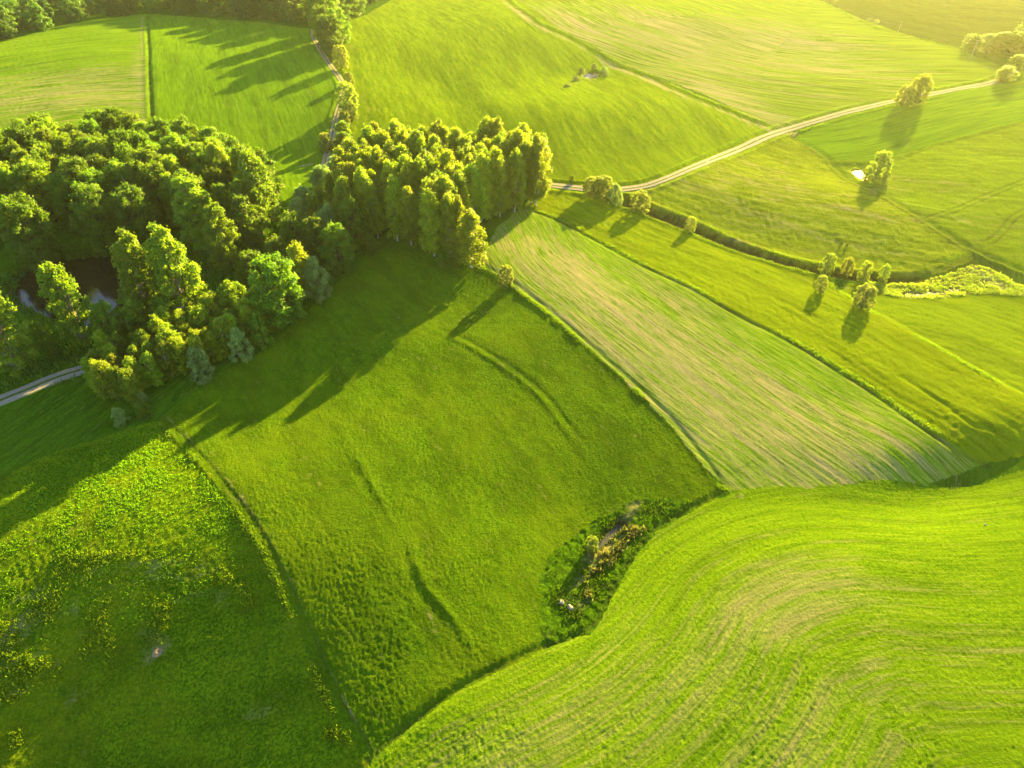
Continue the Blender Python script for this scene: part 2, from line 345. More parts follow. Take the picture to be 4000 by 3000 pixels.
F['i'] = dict(name='flower_meadow', label='long yellow-green meadow strip below the ditch, crossed by tree shadows', poly=[(1130, 446), (1180, 402), (1250, 412), (1345, 432), (1400, 458), (1480, 489), (1560, 524), (1650, 556), (1760, 588), (1810, 620), (1860, 662), (1920, 692), (2000, 738), (2100, 795), (2212, 860), (2400, 960), (2400, 1000), (2212, 985), (2130, 1002), (2080, 975), (2000, 925), (1900, 855), (1800, 792), (1700, 732), (1600, 682), (1500, 625), (1400, 578), (1300, 525), (1200, 472)],
    guide=[(1200, 430), (1400, 520), (1600, 600), (1800, 700), (2000, 820), (2212, 930)], mat=dict(g1=(0.114, 0.175, 0.0024), g2=(0.171, 0.229, 0.0030), g3=(0.143, 0.191, 0.0024), rowf=.6, alongf=.09, streak=.6, bump=.75, speck=(.30, .28, .008), speck_amt=.5), mic=(0.11, 2.6, 0.132, 1))
F['j'] = dict(name='sparse_field', label='pale sparse crop strip with bare soil streaks running down the centre right', poly=[(1040, 566), (1050, 535), (1075, 490), (1130, 446), (1200, 472), (1300, 525), (1400, 578), (1500, 625), (1600, 682), (1700, 732), (1800, 792), (1900, 855), (2000, 925), (2080, 975), (2130, 1002), (2060, 1030), (2005, 1048), (1900, 1040), (1780, 1052), (1700, 1052), (1572, 1063), (1520, 1010), (1450, 922), (1370, 842), (1290, 772), (1200, 692), (1110, 622), (1060, 590)],
    guide=[(1090, 480), (1140, 560), (1250, 650), (1400, 770), (1550, 880), (1700, 985), (1850, 1090)], mat=dict(g1=(0.100, 0.182, 0.0072), g2=(0.172, 0.246, 0.0120), g3=(0.132, 0.214, 0.0096), rowf=2.0, alongf=.11, streak=.75), mic=(0.065, 0.85, 0.0385, 0.6))
F['k'] = dict(name='marsh', label='reedy yellow marsh beside the ditch at the right', poly=[(1850, 606), (1960, 608), (2040, 596), (2100, 570), (2140, 580), (2212, 618), (2400, 690), (2212, 640), (2130, 634), (2060, 640), (2000, 646), (1930, 640), (1880, 624)],
    guide=[(1870, 610), (2000, 625), (2212, 630)], mat=dict(g1=(0.116, 0.134, 0.0120), g2=(0.203, 0.216, 0.0180), g3=(0.232, 0.206, 0.0360), rowf=.6, streak=.3, bump=.9, speck=(.32, .27, .10), speck_amt=.6), mic=(0, 3, 0.303, 0.9))
F['l'] = dict(name='right_pasture', label='even green pasture below the marsh at the right edge', poly=[(1810, 620), (1850, 606), (1880, 624), (1930, 640), (2000, 646), (2060, 640), (2130, 634), (2212, 640), (2400, 690), (2400, 960), (2212, 860), (2100, 795), (2000, 738), (1920, 692), (1860, 662)],
    guide=[(1900, 670), (2050, 700), (2230, 760)], mat=dict(g1=(0.106, 0.170, 0.0030), g2=(0.167, 0.227, 0.0042), g3=(0.134, 0.196, 0.0036), rowf=.6, alongf=.1, streak=.5), mic=(0.08, 2.2, 0.11, 1))
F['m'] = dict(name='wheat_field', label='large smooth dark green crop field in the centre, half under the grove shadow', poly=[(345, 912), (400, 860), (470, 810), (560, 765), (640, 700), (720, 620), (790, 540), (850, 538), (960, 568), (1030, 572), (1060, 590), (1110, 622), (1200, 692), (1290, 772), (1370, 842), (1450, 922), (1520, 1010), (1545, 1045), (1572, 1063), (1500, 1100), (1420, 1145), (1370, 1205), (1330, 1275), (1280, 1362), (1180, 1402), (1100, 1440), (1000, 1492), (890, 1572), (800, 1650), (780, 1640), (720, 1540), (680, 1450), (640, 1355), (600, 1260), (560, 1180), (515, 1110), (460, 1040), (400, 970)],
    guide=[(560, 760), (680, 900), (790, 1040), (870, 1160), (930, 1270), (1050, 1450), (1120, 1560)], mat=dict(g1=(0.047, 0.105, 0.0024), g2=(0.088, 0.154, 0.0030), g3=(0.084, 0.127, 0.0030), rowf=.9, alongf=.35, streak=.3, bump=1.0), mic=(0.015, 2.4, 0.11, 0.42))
F['w'] = dict(name='hollow_scrub', label='weedy wet hollow with dry reeds at the lower edge of the big crop field', poly=[(1185, 1398), (1165, 1330), (1165, 1260), (1190, 1200), (1240, 1160), (1290, 1120), (1360, 1085), (1440, 1078), (1520, 1082), (1500, 1100), (1420, 1145), (1370, 1205), (1330, 1275), (1280, 1362)],
    guide=[(1200, 1350), (1300, 1200), (1440, 1090)], mat=dict(g1=(0.031, 0.085, 0.0024), g2=(0.070, 0.133, 0.0036), g3=(0.046, 0.104, 0.0024), rowf=.6, streak=.2, bump=1.0), mic=(0, 2, 0.275, 0.9))
F['n'] = dict(name='young_crop_field', label='young crop field with arcs of bare soil filling the bottom right', poly=[(800, 1650), (890, 1572), (1000, 1492), (1100, 1440), (1180, 1402), (1280, 1362), (1330, 1275), (1370, 1205), (1420, 1145), (1500, 1100), (1572, 1063), (1700, 1052), (1780, 1052), (1900, 1040), (2005, 1048), (2060, 1060), (2130, 1045), (2212, 1010), (2600, 900), (2900, 1400), (3000, 2600), (500, 2600)],
    guide=[(700, 1720), (800, 1660), (1000, 1530), (1200, 1430), (1330, 1330), (1440, 1200), (1580, 1125), (1750, 1095), (1950, 1110), (2212, 1090), (2400, 1060)], mat=dict(g1=(0.086, 0.170, 0.0030), g2=(0.159, 0.237, 0.0042), g3=(0.125, 0.206, 0.0036), rowf=2.2, alongf=.10, streak=.36, soft=.46, bump=.8), mic=(0.025, 0.9, 0.066, 0.4))
F['o'] = dict(name='weedy_meadow', label='weedy meadow with yellow flowers on the slope at the lower left', poly=[(-700, 1350), (-200, 1120), (0, 1036), (60, 1006), (120, 980), (200, 955), (260, 930), (345, 912), (400, 970), (460, 1040), (515, 1110), (560, 1180), (600, 1260), (640, 1355), (680, 1450), (720, 1540), (780, 1640), (800, 1650), (500, 2600), (-1500, 2600)],
    guide=[(-100, 1150), (200, 1050), (500, 1000)], mat=dict(g1=(0.044, 0.104, 0.0024), g2=(0.143, 0.218, 0.0036), g3=(0.114, 0.143, 0.0036), rowf=.4, streak=.15, bump=1.0, speck=(.26, .25, .01), speck_amt=.45), mic=(0, 3, 0.231, 0.8))
# soil / thin-growth patches: (u, v, amount, sigma along, sigma across, angle)
BARE = {
    'a1': [(150, 200, .45, 60, 30, 0), (300, 180, .45, 60, 4.5, 90)], 'a2': [], 'c': [(1450, 90, .52, 90, 45, -25), (1700, 100, .55, 60, 40, -25), (1250, 60, .6, 60, 14, -40), (1580, 215, .6, 60, 14, -30)],
    'h': [(1600, 400, .3, 60, 30, -20)], 'g': [(2000, 420, .2, 30, 30, 0)],
    'j': [(1260, 640, .50, 50, 14, -42), (1480, 800, .52, 55, 18, -40), (1720, 930, .50, 45, 18, -35), (1150, 540, .50, 14, 9, -40), (1300, 640, .60, 40, 8, -42), (1345, 670, .25, 10, 5, -42), (1450, 760, .56, 40, 9, -42), (1600, 800, .30, 40, 10, -38), (1700, 870, .50, 18, 10, -40), (1800, 950, .50, 16, 9, -30), (1600, 930, .35, 30, 9, -42), (1840, 1000, .3, 16, 6, 0)],
    'n': [(1650, 1400, .14, 70, 50, 30), (1200, 1580, .2, 40, 20, 30), (1680, 1310, .62, 16, 6.0, 28), (1560, 1400, .42, 18, 8, 45), (1180, 1580, .40, 22, 7, 32), (1480, 1480, .40, 18, 7, 45), (1850, 1290, .40, 10, 6, 0), (1750, 1600, .42, 22, 9, 40), (2000, 1400, .26, 24, 14, 20), (1340, 1400, .34, 14, 5, 50), (1100, 1650, .42, 16, 6, 30), (1700, 1220, .35, 16, 4, 10)],
    'o': [(340, 1400, .3, 1.6, 1.2, 50), (120, 1330, .22, 10, 5, 20), (60, 1450, .16, 8, 5, 20), (280, 1260, .2, 9, 3, 30)],
    'w': [(1290, 1210, .62, 6.5, 1.6, 50), (1340, 1130, .55, 5, 1.2, 45), (1230, 1300, .45, 2.5, 1.5, 0)],
    'k': [(2130, 590, .62, 12, 4, -30), (1960, 636, .5, 8, 2, 0)],
    'e': [(1800, 30, .35, 60, 12, -20)], 'b': [(1240, 180, .45, 5, 3, 20)], 'm': [], 'ground': [(100, 600, .45, 7, 4, 20), (60, 640, .35, 8, 3, 40)],
}

# ------------------------------------------------------------------ the ground sheet, cut along the field borders
def build_ground():
    th = math.radians(PITCH)
    ys = [18.0]
    while ys[-1] < 640:
        dep = ys[-1] * math.cos(th) + CAM_H * math.sin(th)
        ys.append(ys[-1] + .20 * (dep / 93.0) ** 1.45)
    ys = np.array(ys)
    pre = 18.0 - np.cumsum(np.geomspace(1, 220, 18)); post = ys[-1] + np.cumsum(np.geomspace(4, 700, 16))
    Y = np.concatenate([pre[::-1], ys, post])
    nc = 1300
    uc = np.linspace(-1, 1, nc)
    ext = 1 + np.cumsum(np.geomspace(.01, 2.2, 14))
    U = np.concatenate([-ext[::-1], uc, ext])
    Wd = np.maximum(.80 * (Y * math.cos(th) + CAM_H * math.sin(th)) + 6, 70.0); Wd = np.minimum(Wd, 520)
    X2 = U[None, :] * Wd[:, None]; Y2 = np.repeat(Y[:, None], len(U), 1)
    x = X2.ravel(); y = Y2.ravel(); n = len(x)
    core = (np.abs(np.tile(U, len(Y))) <= 1.0001) & (y > 10) & (y < 650)
    z = np.zeros(n)
    z[core] = terrain(x[core], y[core])
    zo = macro(x[~core], y[~core]); z[~core] = zo
    # field ids
    jx = x + .5 * vnoise(x / .8, y / .8, 21) + .8 * vnoise(x / 4, y / 4, 22); jy = y + .5 * vnoise(x / .8, y / .8, 23) + .8 * vnoise(x / 4, y / 4, 24)
    keys = list(F); fid = np.zeros(n, np.int16)
    for i, k in enumerate(keys):
        if F[k]['poly'] is None: continue
        P = line(F[k]['poly']); m = near(x, y, P, 2)
        mm = np.zeros(n, bool); mm[m] = inside(jx[m], jy[m], P); fid[mm] = i
    row = np.zeros(n, np.float32); along = np.zeros(n, np.float32); bare = np.zeros(n, np.float32); damp_dark = np.zeros(n, np.float32)
    mic = np.zeros(n)
    fade = np.clip((650 - y) / 60, 0, 1) * core
    for i, k in enumerate(keys):
        m = fid == i
        if not m.any(): continue
        G = line(F[k]['guide'], 4)
        d, s = seg_dist(x[m], y[m], G, True)
        if k == 'n':           # the rows follow the upper border, then straighten out in the middle of the field
            GL = np.array([at(1150, 1600), at(1700, 1290)]); d2, s2 = seg_dist(x[m], y[m], GL, True)
            off = seg_dist(GL[:1, 0], GL[:1, 1], G, True)[0][0]
            wN = np.clip((-d - 22) / 60, 0, 1); wN = wN * wN * (3 - 2 * wN)
            d = d * (1 - wN) + (d2 + off) * wN; s = s * (1 - wN) + s2 * wN
        row[m] = d; along[m] = s
        ra, rp, ia, isz = F[k]['mic']
        xx = x[m]; yy = y[m]
        mz = ra * vnoise(d / (rp * .5), s / (rp * 5), 31) * 1.6 + (.42 if k == 'o' else .75 if k == 'm' else 1) * ia * (vnoise(xx / isz, yy / isz, 33) + .6 * vnoise(xx / isz * 2.1, yy / isz * 2.1, 34)) * (0.7 + 1.2 * (vnoise(xx / 7, yy / 7, 35) + .5))
        mic[m] = mz
        b = np.zeros(m.sum())
        for (u, v, a, sa, sb, ang) in BARE.get(k, []):
            cx, cy = at(u, v); ca, sn = math.cos(math.radians(ang)), math.sin(math.radians(ang))
            # patches are given by their direction in the picture; turn that into the ground direction
            e1 = np.array(at(u + 20 * ca, v - 20 * sn)) - np.array((cx, cy)); e1 /= np.hypot(*e1)
            dx = xx - cx; dy = yy - cy; p = (dx * e1[0] + dy * e1[1]) / sa; q = (-dx * e1[1] + dy * e1[0]) / sb
            b = np.maximum(b, a * np.exp(-.5 * (p * p + q * q)))
        bare[m] = b
    # ditch bed, pond banks and road verges
    def soft(L, r, f):
        m = near(x, y, L, r)
        d, a = seg_dist(x[m], y[m], L); return m, np.abs(d), d
    m, d, sd_ = soft(DITCH, 8, 0); _, da_ = seg_dist(x[m], y[m], DITCH); damp_dark[m] = np.maximum(damp_dark[m], (.97 - .6 * np.clip((da_ - DITCH_END) / 12, 0, 1)) * np.clip(1.6 - d / 2.6 + .8 * vnoise(x[m] / 1.2, y[m] / 1.2, 41), 0, 1)); mic[m] *= np.clip(d / 2, .4, 1)
    for L, ww in ((ROAD, 2.4), (ROAD_L, 2.4), (PATH, 1.5)):
        m, d, sd_ = soft(L, 6, 0); mic[m] *= np.clip((d - ww) / 1.5, 0, 1)
    for k, (P, z0, bw) in PONDS.items():
        m = near(x, y, P, 8); d, _ = seg_dist(x[m], y[m], P); d = np.abs(d); ins = inside(x[m], y[m], P)
        mic[m] = np.where(ins, 0, mic[m] * np.clip(d / 1.5, 0, 1))
        damp_dark[m] = np.maximum(damp_dark[m], np.where(ins, 1, np.clip(1.1 - d / {'forest': 3.0}.get(k, 1.1) + .6 * vnoise(x[m] / 1.5, y[m] / 1.5, 44), 0, .9)))
    for L in (TRACK_G1, TRACK_G2, EDGE_GH):
        m, d, sd_ = soft(L, 5, 0); damp_dark[m] = np.maximum(damp_dark[m], .55 * np.exp(-((d - 1.0) / .38) ** 2) * np.clip(.8 + vnoise(x[m] / 4, y[m] / 4, 48), 0, 1))
    # darker colour in a line along the furrow of these borders
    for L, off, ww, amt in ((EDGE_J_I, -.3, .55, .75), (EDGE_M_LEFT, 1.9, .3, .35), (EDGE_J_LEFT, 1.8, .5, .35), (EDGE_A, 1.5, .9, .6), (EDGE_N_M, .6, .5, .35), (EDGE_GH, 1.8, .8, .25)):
        m, d, sd_ = soft(L, 6, 0); damp_dark[m] = np.maximum(damp_dark[m], amt * np.exp(-((sd_ - off) / ww) ** 2) * np.clip(.7 + 1.6 * vnoise(x[m] / 3, y[m] / 3, 47), 0, 1.2))
    for L, off, ww, amt in ((EDGE_J_LEFT, 2.4, .7, .50), (EDGE_B_C, -5, 3, .55), (EDGE_A, -1.5, 1.1, .45), (EDGE_M_LEFT, 2.1, .25, .3)):
        m, d, sd_ = soft(L, 12, 0); bare[m] = np.maximum(bare[m], amt * np.exp(-((sd_ - off) / ww) ** 2))
    z = z + mic * fade
    nr, ncol = len(Y), len(U)
    idx = np.arange(nr * ncol).reshape(nr, ncol)
    Q = np.stack([idx[:-1, :-1], idx[:-1, 1:], idx[1:, 1:], idx[1:, :-1]], -1).reshape(-1, 4)
    qf = fid[Q[:, 0]]
    V = np.stack([x, y, z], 1)
    for i, k in enumerate(keys):
        q = Q[qf == i]
        if not len(q): continue
        used = np.unique(q); remap = np.zeros(n, np.int32); remap[used] = np.arange(len(used))
        # row coordinates must be the ones of this field for border vertices too
        G = line(F[k]['guide'], 4); bad = used[fid[used] != i]
        r = row[used].copy(); a = along[used].copy(); b = bare[used].copy()
        if len(bad):
            sel = fid[used] != i; dd, ss = seg_dist(x[bad], y[bad], G, True); r[sel] = dd; a[sel] = ss
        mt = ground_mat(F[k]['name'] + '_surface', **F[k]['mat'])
        me = mesh_np(F[k]['name'], V[used], remap[q], mt, True, {'row': ('POINT', 'FLOAT', r), 'along': ('POINT', 'FLOAT', a), 'bare': ('POINT', 'FLOAT', b), 'damp_dark': ('POINT', 'FLOAT', damp_dark[used])})
        o = link(F[k]['name'], me, kind='structure')
        if 'label' in F[k]: o['label'] = F[k]['label']
    print('ground verts', n)
build_ground()

# ------------------------------------------------------------------ roads
def road_mat(name, c1, c2):
    m, t, out = nodes(name)
    at_ = N(t, 'ShaderNodeAttribute', attribute_name='across').outputs['Fac']
    tc = t.nodes.new('ShaderNodeTexCoord').outputs['Object']
    n1 = noise(t, tc, 1.1, 4, .7); n2 = noise(t, tc, .25, 3, .6)
    a = mathn(t, 'ABSOLUTE', at_)
    c = mixc(t, n1, c1, c2)
    mid = mathn(t, 'SUBTRACT', 1.0, smooth(t, mathn(t, 'ADD', a, mathn(t, 'MULTIPLY', mathn(t, 'SUBTRACT', n1, .5), .35)), .10, .24))
    c = mixc(t, mathn(t, 'MULTIPLY', mid, smooth(t, n2, .22, .42)), c, (.055, .095, .012))
    edge = smooth(t, mathn(t, 'ADD', a, mathn(t, 'MULTIPLY', mathn(t, 'SUBTRACT', n1, .5), .6)), .78, .98)
    c = mixc(t, edge, c, (.08, .15, .01))
    b = t.nodes.new('ShaderNodeBsdfDiffuse'); L_(t, c, b.inputs[0])
    bm = t.nodes.new('ShaderNodeBump'); bm.inputs['Strength'].default_value = .4; L_(t, n1, bm.inputs['Height']); L_(t, bm.outputs[0], b.inputs['Normal'])
    L_(t, b.outputs[0], out.inputs['Surface']); return m
def ribbon(name, L, width, mat, label):
    pts = [L[0]]
    for p in L[1:]:
        a = pts[-1]; d = np.hypot(*(p - a)); k = max(1, int(d / 1.0))
        for j in range(1, k + 1): pts.append(a + (p - a) * j / k)
    P = np.array(pts); T = np.gradient(P, axis=0); T /= np.hypot(T[:, 0], T[:, 1])[:, None]; Nn = np.stack([-T[:, 1], T[:, 0]], 1)
    offs = np.linspace(-1, 1, 13); V = []; A = []
    wv = width * .5 * (1 + .16 * vnoise(np.arange(len(P)) / 5.0, np.zeros(len(P)), 61))
    for o_ in offs:
        q = P + Nn * (o_ * wv)[:, None]
        edge = abs(o_) > .99
        prof = -.10 * math.exp(-((abs(o_) - .48) / .2) ** 2) + (-.25 if edge else 0)
        z = macro(q[:, 0], q[:, 1]) + .05 + prof
        V.append(np.stack([q[:, 0], q[:, 1], z], 1)); A.append(np.full(len(q), o_))
    V = np.concatenate(V); A = np.concatenate(A); n = len(P); k = len(offs)
    I = np.arange(n * k).reshape(k, n)
    Q = np.stack([I[:-1, :-1], I[:-1, 1:], I[1:, 1:], I[1:, :-1]], -1).reshape(-1, 4)[:, ::-1]
    me = mesh_np(name, V, Q, mat, True, {'across': ('POINT', 'FLOAT', A)})
    link(name, me, kind='structure', label=label)
gravel = road_mat('pale_gravel', (.29, .25, .20), (.17, .145, .11))
ribbon('road', ROAD, 3.9, gravel, 'pale gravel road curving from the birch grove to the upper right')
ribbon('road', ROAD_L, 4.4, gravel, 'gravel road end in the shade at the left edge below the pond wood')
ribbon('path', PATH, 3.0, road_mat('wheel_track_soil', (.24, .21, .14), (.17, .14, .09)), 'twin wheel track beside the hedge trees north of the grove')

# ------------------------------------------------------------------ ponds
def water_mat(name, col, rough, spec=.5):
    m, t, out = nodes(name)
    b = t.nodes.new('ShaderNodeBsdfPrincipled'); b.inputs['Base Color'].default_value = (*col, 1); b.inputs['Roughness'].default_value = rough
    b.inputs['IOR'].default_value = 1.33; b.inputs['Specular IOR Level'].default_value = spec
    tc = t.nodes.new('ShaderNodeTexCoord').outputs['Object']
    bm = t.nodes.new('ShaderNodeBump'); bm.inputs['Strength'].default_value = .12; bm.inputs['Distance'].default_value = .05
    L_(t, noise(t, tc, 2.5, 3, .6), bm.inputs['Height']); L_(t, bm.outputs[0], b.inputs['Normal'])
    L_(t, b.outputs[0], out.inputs['Surface']); return m
WLAB = {'forest': 'dark still pond among the tall trees at the left', 'meadow': 'tiny pale pond ringed by shrubs in the upper meadow', 'right': 'small pond under the lone pale willow at the right',
        'hollow': 'narrow puddle in the weedy hollow at the lower centre', 'marsh': 'shallow glinting water in the reedy marsh'}
for k, (P, z0, bw) in PONDS.items():
    c = P[:-1].mean(0); Pn = P[:-1]; n = len(Pn)
    out = c + (Pn - c) * 1.03 + 0
    V = np.concatenate([np.column_stack([out, np.full(n, z0)]), [[c[0], c[1], z0]]])
    T = np.array([[i, (i + 1) % n, n] for i in range(n)])
    me = mesh_np('water', V, T, water_mat('water_' + k, (.02, .012, .005) if k == 'forest' else (.05, .05, .045), .06 if k == 'forest' else .25, .5 if k == 'forest' else .05))
    me.validate(); link('water', me, kind='structure', label=WLAB[k])

# ------------------------------------------------------------------ plants
def leaf_mat(name, c1, c2, trans, tcol, hv=.06):
    m, t, out = nodes(name)
    oi = t.nodes.new('ShaderNodeObjectInfo')
    la = N(t, 'ShaderNodeAttribute', attribute_name='tint').outputs['Fac']
    c = mixc(t, la, c1, c2)
    hs = t.nodes.new('ShaderNodeHueSaturation'); L_(t, c, hs.inputs['Color'])
    L_(t, mathn(t, 'ADD', .5 - hv * .42, mathn(t, 'MULTIPLY', oi.outputs['Random'], hv * .5)), hs.inputs['Hue'])
    L_(t, mathn(t, 'ADD', .72, mathn(t, 'MULTIPLY', mathn(t, 'FRACT', mathn(t, 'MULTIPLY', oi.outputs['Random'], 7.3)), .62)), hs.inputs['Value'])
    d = t.nodes.new('ShaderNodeBsdfPrincipled'); L_(t, hs.outputs[0], d.inputs['Base Color']); d.inputs['Roughness'].default_value = .55
    d.inputs['Specular IOR Level'].default_value = .25
    tr = t.nodes.new('ShaderNodeBsdfTranslucent')
    L_(t, mixc(t, 1.0, hs.outputs[0], tcol, 'MULTIPLY'), tr.inputs[0])
    mx = t.nodes.new('ShaderNodeMixShader'); mx.inputs[0].default_value = trans
    L_(t, d.outputs[0], mx.inputs[1]); L_(t, tr.outputs[0], mx.inputs[2]); L_(t, mx.outputs[0], out.inputs['Surface'])
    return m
def bark_mat(name, c1, c2, sc=1.2):
    m, t, out = nodes(name)
    tc = t.nodes.new('ShaderNodeTexCoord').outputs['Object']
    b = t.nodes.new('ShaderNodeBsdfDiffuse'); L_(t, mixc(t, smooth(t, noise(t, tc, sc, 4, .7), .45, .6), c1, c2), b.inputs[0])
    L_(t, b.outputs[0], out.inputs['Surface']); return m
YT = (2.3, 2.25, .5)
LM = {
    'broad': leaf_mat('broad_leaves', (0.039, 0.102, 0.0040), (0.086, 0.158, 0.0060), .45, YT),
    'poplar': leaf_mat('poplar_leaves', (0.060, 0.133, 0.0060), (0.129, 0.204, 0.0100), .45, YT),
    'birch': leaf_mat('birch_leaves', (0.082, 0.148, 0.0040), (0.172, 0.240, 0.0070), .45, YT),
    'young': leaf_mat('young_birch_leaves', (0.082, 0.153, 0.0040), (0.172, 0.240, 0.0060), .45, YT),
    'willow': leaf_mat('silver_willow_leaves', (0.086, 0.168, 0.0350), (0.181, 0.275, 0.0750), .38, (1.8, 1.8, 1.1)),
    'pale': leaf_mat('pale_willow_leaves', (0.103, 0.168, 0.0140), (0.198, 0.265, 0.0350), .45, (2.0, 1.9, 1.0)),
    'far': leaf_mat('far_wood_leaves', (0.030, 0.087, 0.0080), (0.060, 0.133, 0.0120), .40, YT),
}
BM = {'dark': bark_mat('dark_bark', (.06, .045, .03), (.11, .085, .06)), 'white': bark_mat('birch_bark', (.40, .37, .31), (.16, .13, .10), .9), 'grey': bark_mat('grey_bark', (.22, .19, .15), (.12, .10, .08))}

def tubes(paths, sides=6):
    V = []; Fc = []
    for P, R in paths:
        base = len(V); P = [Vector(p) for p in P]
        for i, p in enumerate(P):
            d = (P[min(i + 1, len(P) - 1)] - P[max(i - 1, 0)]).normalized()
            a = d.orthogonal().normalized(); b = d.cross(a)
            for s in range(sides):
                an = 2 * math.pi * s / sides; q = p + (a * math.cos(an) + b * math.sin(an)) * R[i]; V.append(q[:])
        for i in range(len(P) - 1):
            for s in range(sides):
                s2 = (s + 1) % sides; Fc.append((base + i * sides + s, base + i * sides + s2, base + (i + 1) * sides + s2, base + (i + 1) * sides + s))
    return V, Fc
def cards(C, Nrm, size, rng, asp=1.5, droop=0.0):
    """leaf sprays: one folded four-cornered blade per centre"""
    n = len(C)
    t = rng.normal(size=(n, 3)); t[:, 2] -= droop * 2
    Nn = Nrm + rng.normal(size=(n, 3)) * .55; Nn /= np.linalg.norm(Nn, axis=1)[:, None]
    t -= Nn * (t * Nn).sum(1)[:, None]; t /= np.linalg.norm(t, axis=1)[:, None] + 1e-9
    b = np.cross(Nn, t); s = (size * rng.uniform(.6, 1.35, n))[:, None]
    V = np.stack([C - t * s * asp * .5, C + b * s * .5 + Nn * s * .12, C + t * s * asp * .5, C - b * s * .5 + Nn * s * .12], 1).reshape(-1, 3)
    Fc = np.arange(n * 4).reshape(n, 4)
    return V, Fc
def make_tree(kind, seed):
    """returns (trunk mesh, crown mesh), modelled 10 m tall and 1 wide : unit, scaled when placed"""
    rng = np.random.default_rng(seed); r = random.Random(seed)
    Hh = 10.0
    spec = {  # crown base, radius, lobes, lobe radius, leaves per lobe, leaf size, profile, bark, trunk radius, stems, droop
        'broad': (.08, 3.6, 125, .74, 150, .20, 'round', 'dark', .22, 3, 0),
        'far': (.04, 3.8, 46, 1.05, 150, .34, 'round', 'dark', .2, 2, 0),
        'poplar': (.12, 3.0, 135, .58, 140, .18, 'oval', 'grey', .20, 2, 0),
        'birch': (.14, 1.8, 96, .42, 110, .17, 'spire', 'white', .12, 1, .5),
        'young': (.08, 2.1, 60, .58, 140, .21, 'spire', 'white', .10, 2, .1),
        'willow': (.02, 5.2, 60, 1.2, 170, .34, 'dome', 'grey', .20, 4, .1),
        'pale': (.10, 4.0, 120, .72, 120, .24, 'round', 'grey', .22, 4, 0),
        'bush': (.0, 5.6, 46, 1.5, 160, .42, 'dome', 'grey', .18, 5, 0),
    }[kind]
    cb, R, nl, lr, nlv, ls, prof, bark, tr_, stems, droop = spec
    lobes = []; paths = []
    base_top = []
    for s in range(stems):
        a = 2 * math.pi * s / stems + r.random(); lean = (.0 if stems == 1 else .32) * R * r.uniform(.6, 1.1)
        pts = []; rad = []
        wx = r.uniform(-.25, .25); wy = r.uniform(-.25, .25)
        for k in range(7):
            f = k / 6
            pts.append((math.cos(a) * lean * f ** 1.2 + wx * math.sin(f * 4), math.sin(a) * lean * f ** 1.2 + wy * math.sin(f * 5), -.4 + f * (Hh * .9 + .4))); rad.append(tr_ * (1.3 - 1.15 * f) * (1 if stems < 3 else .7))
        paths.append((pts, rad)); base_top.append(pts)
    asym = [(r.uniform(0, 6.28), r.uniform(.0, .28)) for _ in range(4)]
    for i in range(nl):
        f = (i + r.random()) / nl                 # height fraction in the crown
        if prof == 'round': rr = math.sqrt(max(0, 1 - ((f - .42) / .64) ** 2))
        elif prof == 'oval': rr = math.sqrt(max(0, 1 - ((f - .40) / .635) ** 2)) * (1.05 - .2 * f)
        elif prof == 'spire': rr = math.sqrt(max(0, 1 - ((f - .38) / .66) ** 2)) * (1.07 - .34 * f)
        else: rr = math.sqrt(max(0, 1 - (f * .98) ** 2.2)) * (.86 + .14 * min(1, f * 5))
        a = i * 2.39996 + r.uniform(-.5, .5)
        q = math.sqrt(r.uniform(.6 if kind == 'pale' else .25, 1.0)) if r.random() < .75 else r.uniform(0, .5)
        am = 1 + sum(k * math.cos(a - p) for p, k in asym) * (.15 if kind == 'pale' else .5)
        rad = R * rr * q * am * .92
        zc = Hh * (cb + (1 - cb) * f) - lr * .6 + r.uniform(-.3, .3)
        c = np.array([math.cos(a) * rad, math.sin(a) * rad, max(zc, lr * .45)])
        lrr = lr * r.uniform(.65, 1.25) * (.9 if f > .9 else 1)
        lobes.append((c, lrr))
        st = base_top[i % stems]; j = max(1, min(5, int(6 * (zc / Hh) * .8))); p0 = st[j]
        midp = ((p0[0] + c[0]) / 2, (p0[1] + c[1]) / 2, (p0[2] + c[2]) / 2 + .15)
        if i % 2 == 0: paths.append(([p0, midp, tuple(c)], [tr_ * .32, tr_ * .2, tr_ * .06]))
    Cs = []; Ns = []; T = []
    for c, l in lobes:
        n = int(nlv * (l / lr) ** 1.5)
        d = rng.normal(size=(n, 3)); d /= np.linalg.norm(d, axis=1)[:, None]
        d[:, 2] = np.where(d[:, 2] < -.35, -d[:, 2] * .5, d[:, 2])
        rad = l * (rng.uniform(.35, 1.45, n) if prof == 'spire' else rng.uniform(.45, 1.16, n)) ** .8
        sq = np.array([1, 1, 1.45 if prof == 'spire' else .9])
        # the lobe surface is itself broken into tufts
        tuft = 1 + .22 * np.sin(d[:, 0] * 7 + c[0] * 3) * np.sin(d[:, 1] * 7 + c[1] * 5) * np.sin(d[:, 2] * 6 + c[2])
        Cs.append(c + d * (rad * tuft)[:, None] * sq); nn = d + np.array([0, 0, .35]); Ns.append(nn)
        T.append(np.clip(r.uniform(.1, .8) + rng.normal(size=n) * .22, 0, 1))
    # stray twigs outside the lobes
    C = np.concatenate(Cs); Nn = np.concatenate(Ns); T = np.concatenate(T)
    k = len(C) // 14; pick = rng.integers(0, len(C), k)
    C = np.concatenate([C, C[pick] + Nn[pick] * rng.uniform(.1, .45, (k, 1)) * lr]); Nn = np.concatenate([Nn, Nn[pick]]); T = np.concatenate([T, T[pick]])
    if droop: C[:, 2] -= droop * rng.uniform(0, 1, len(C)) ** 2 * .8
    C[:, 2] = np.maximum(C[:, 2], .05)
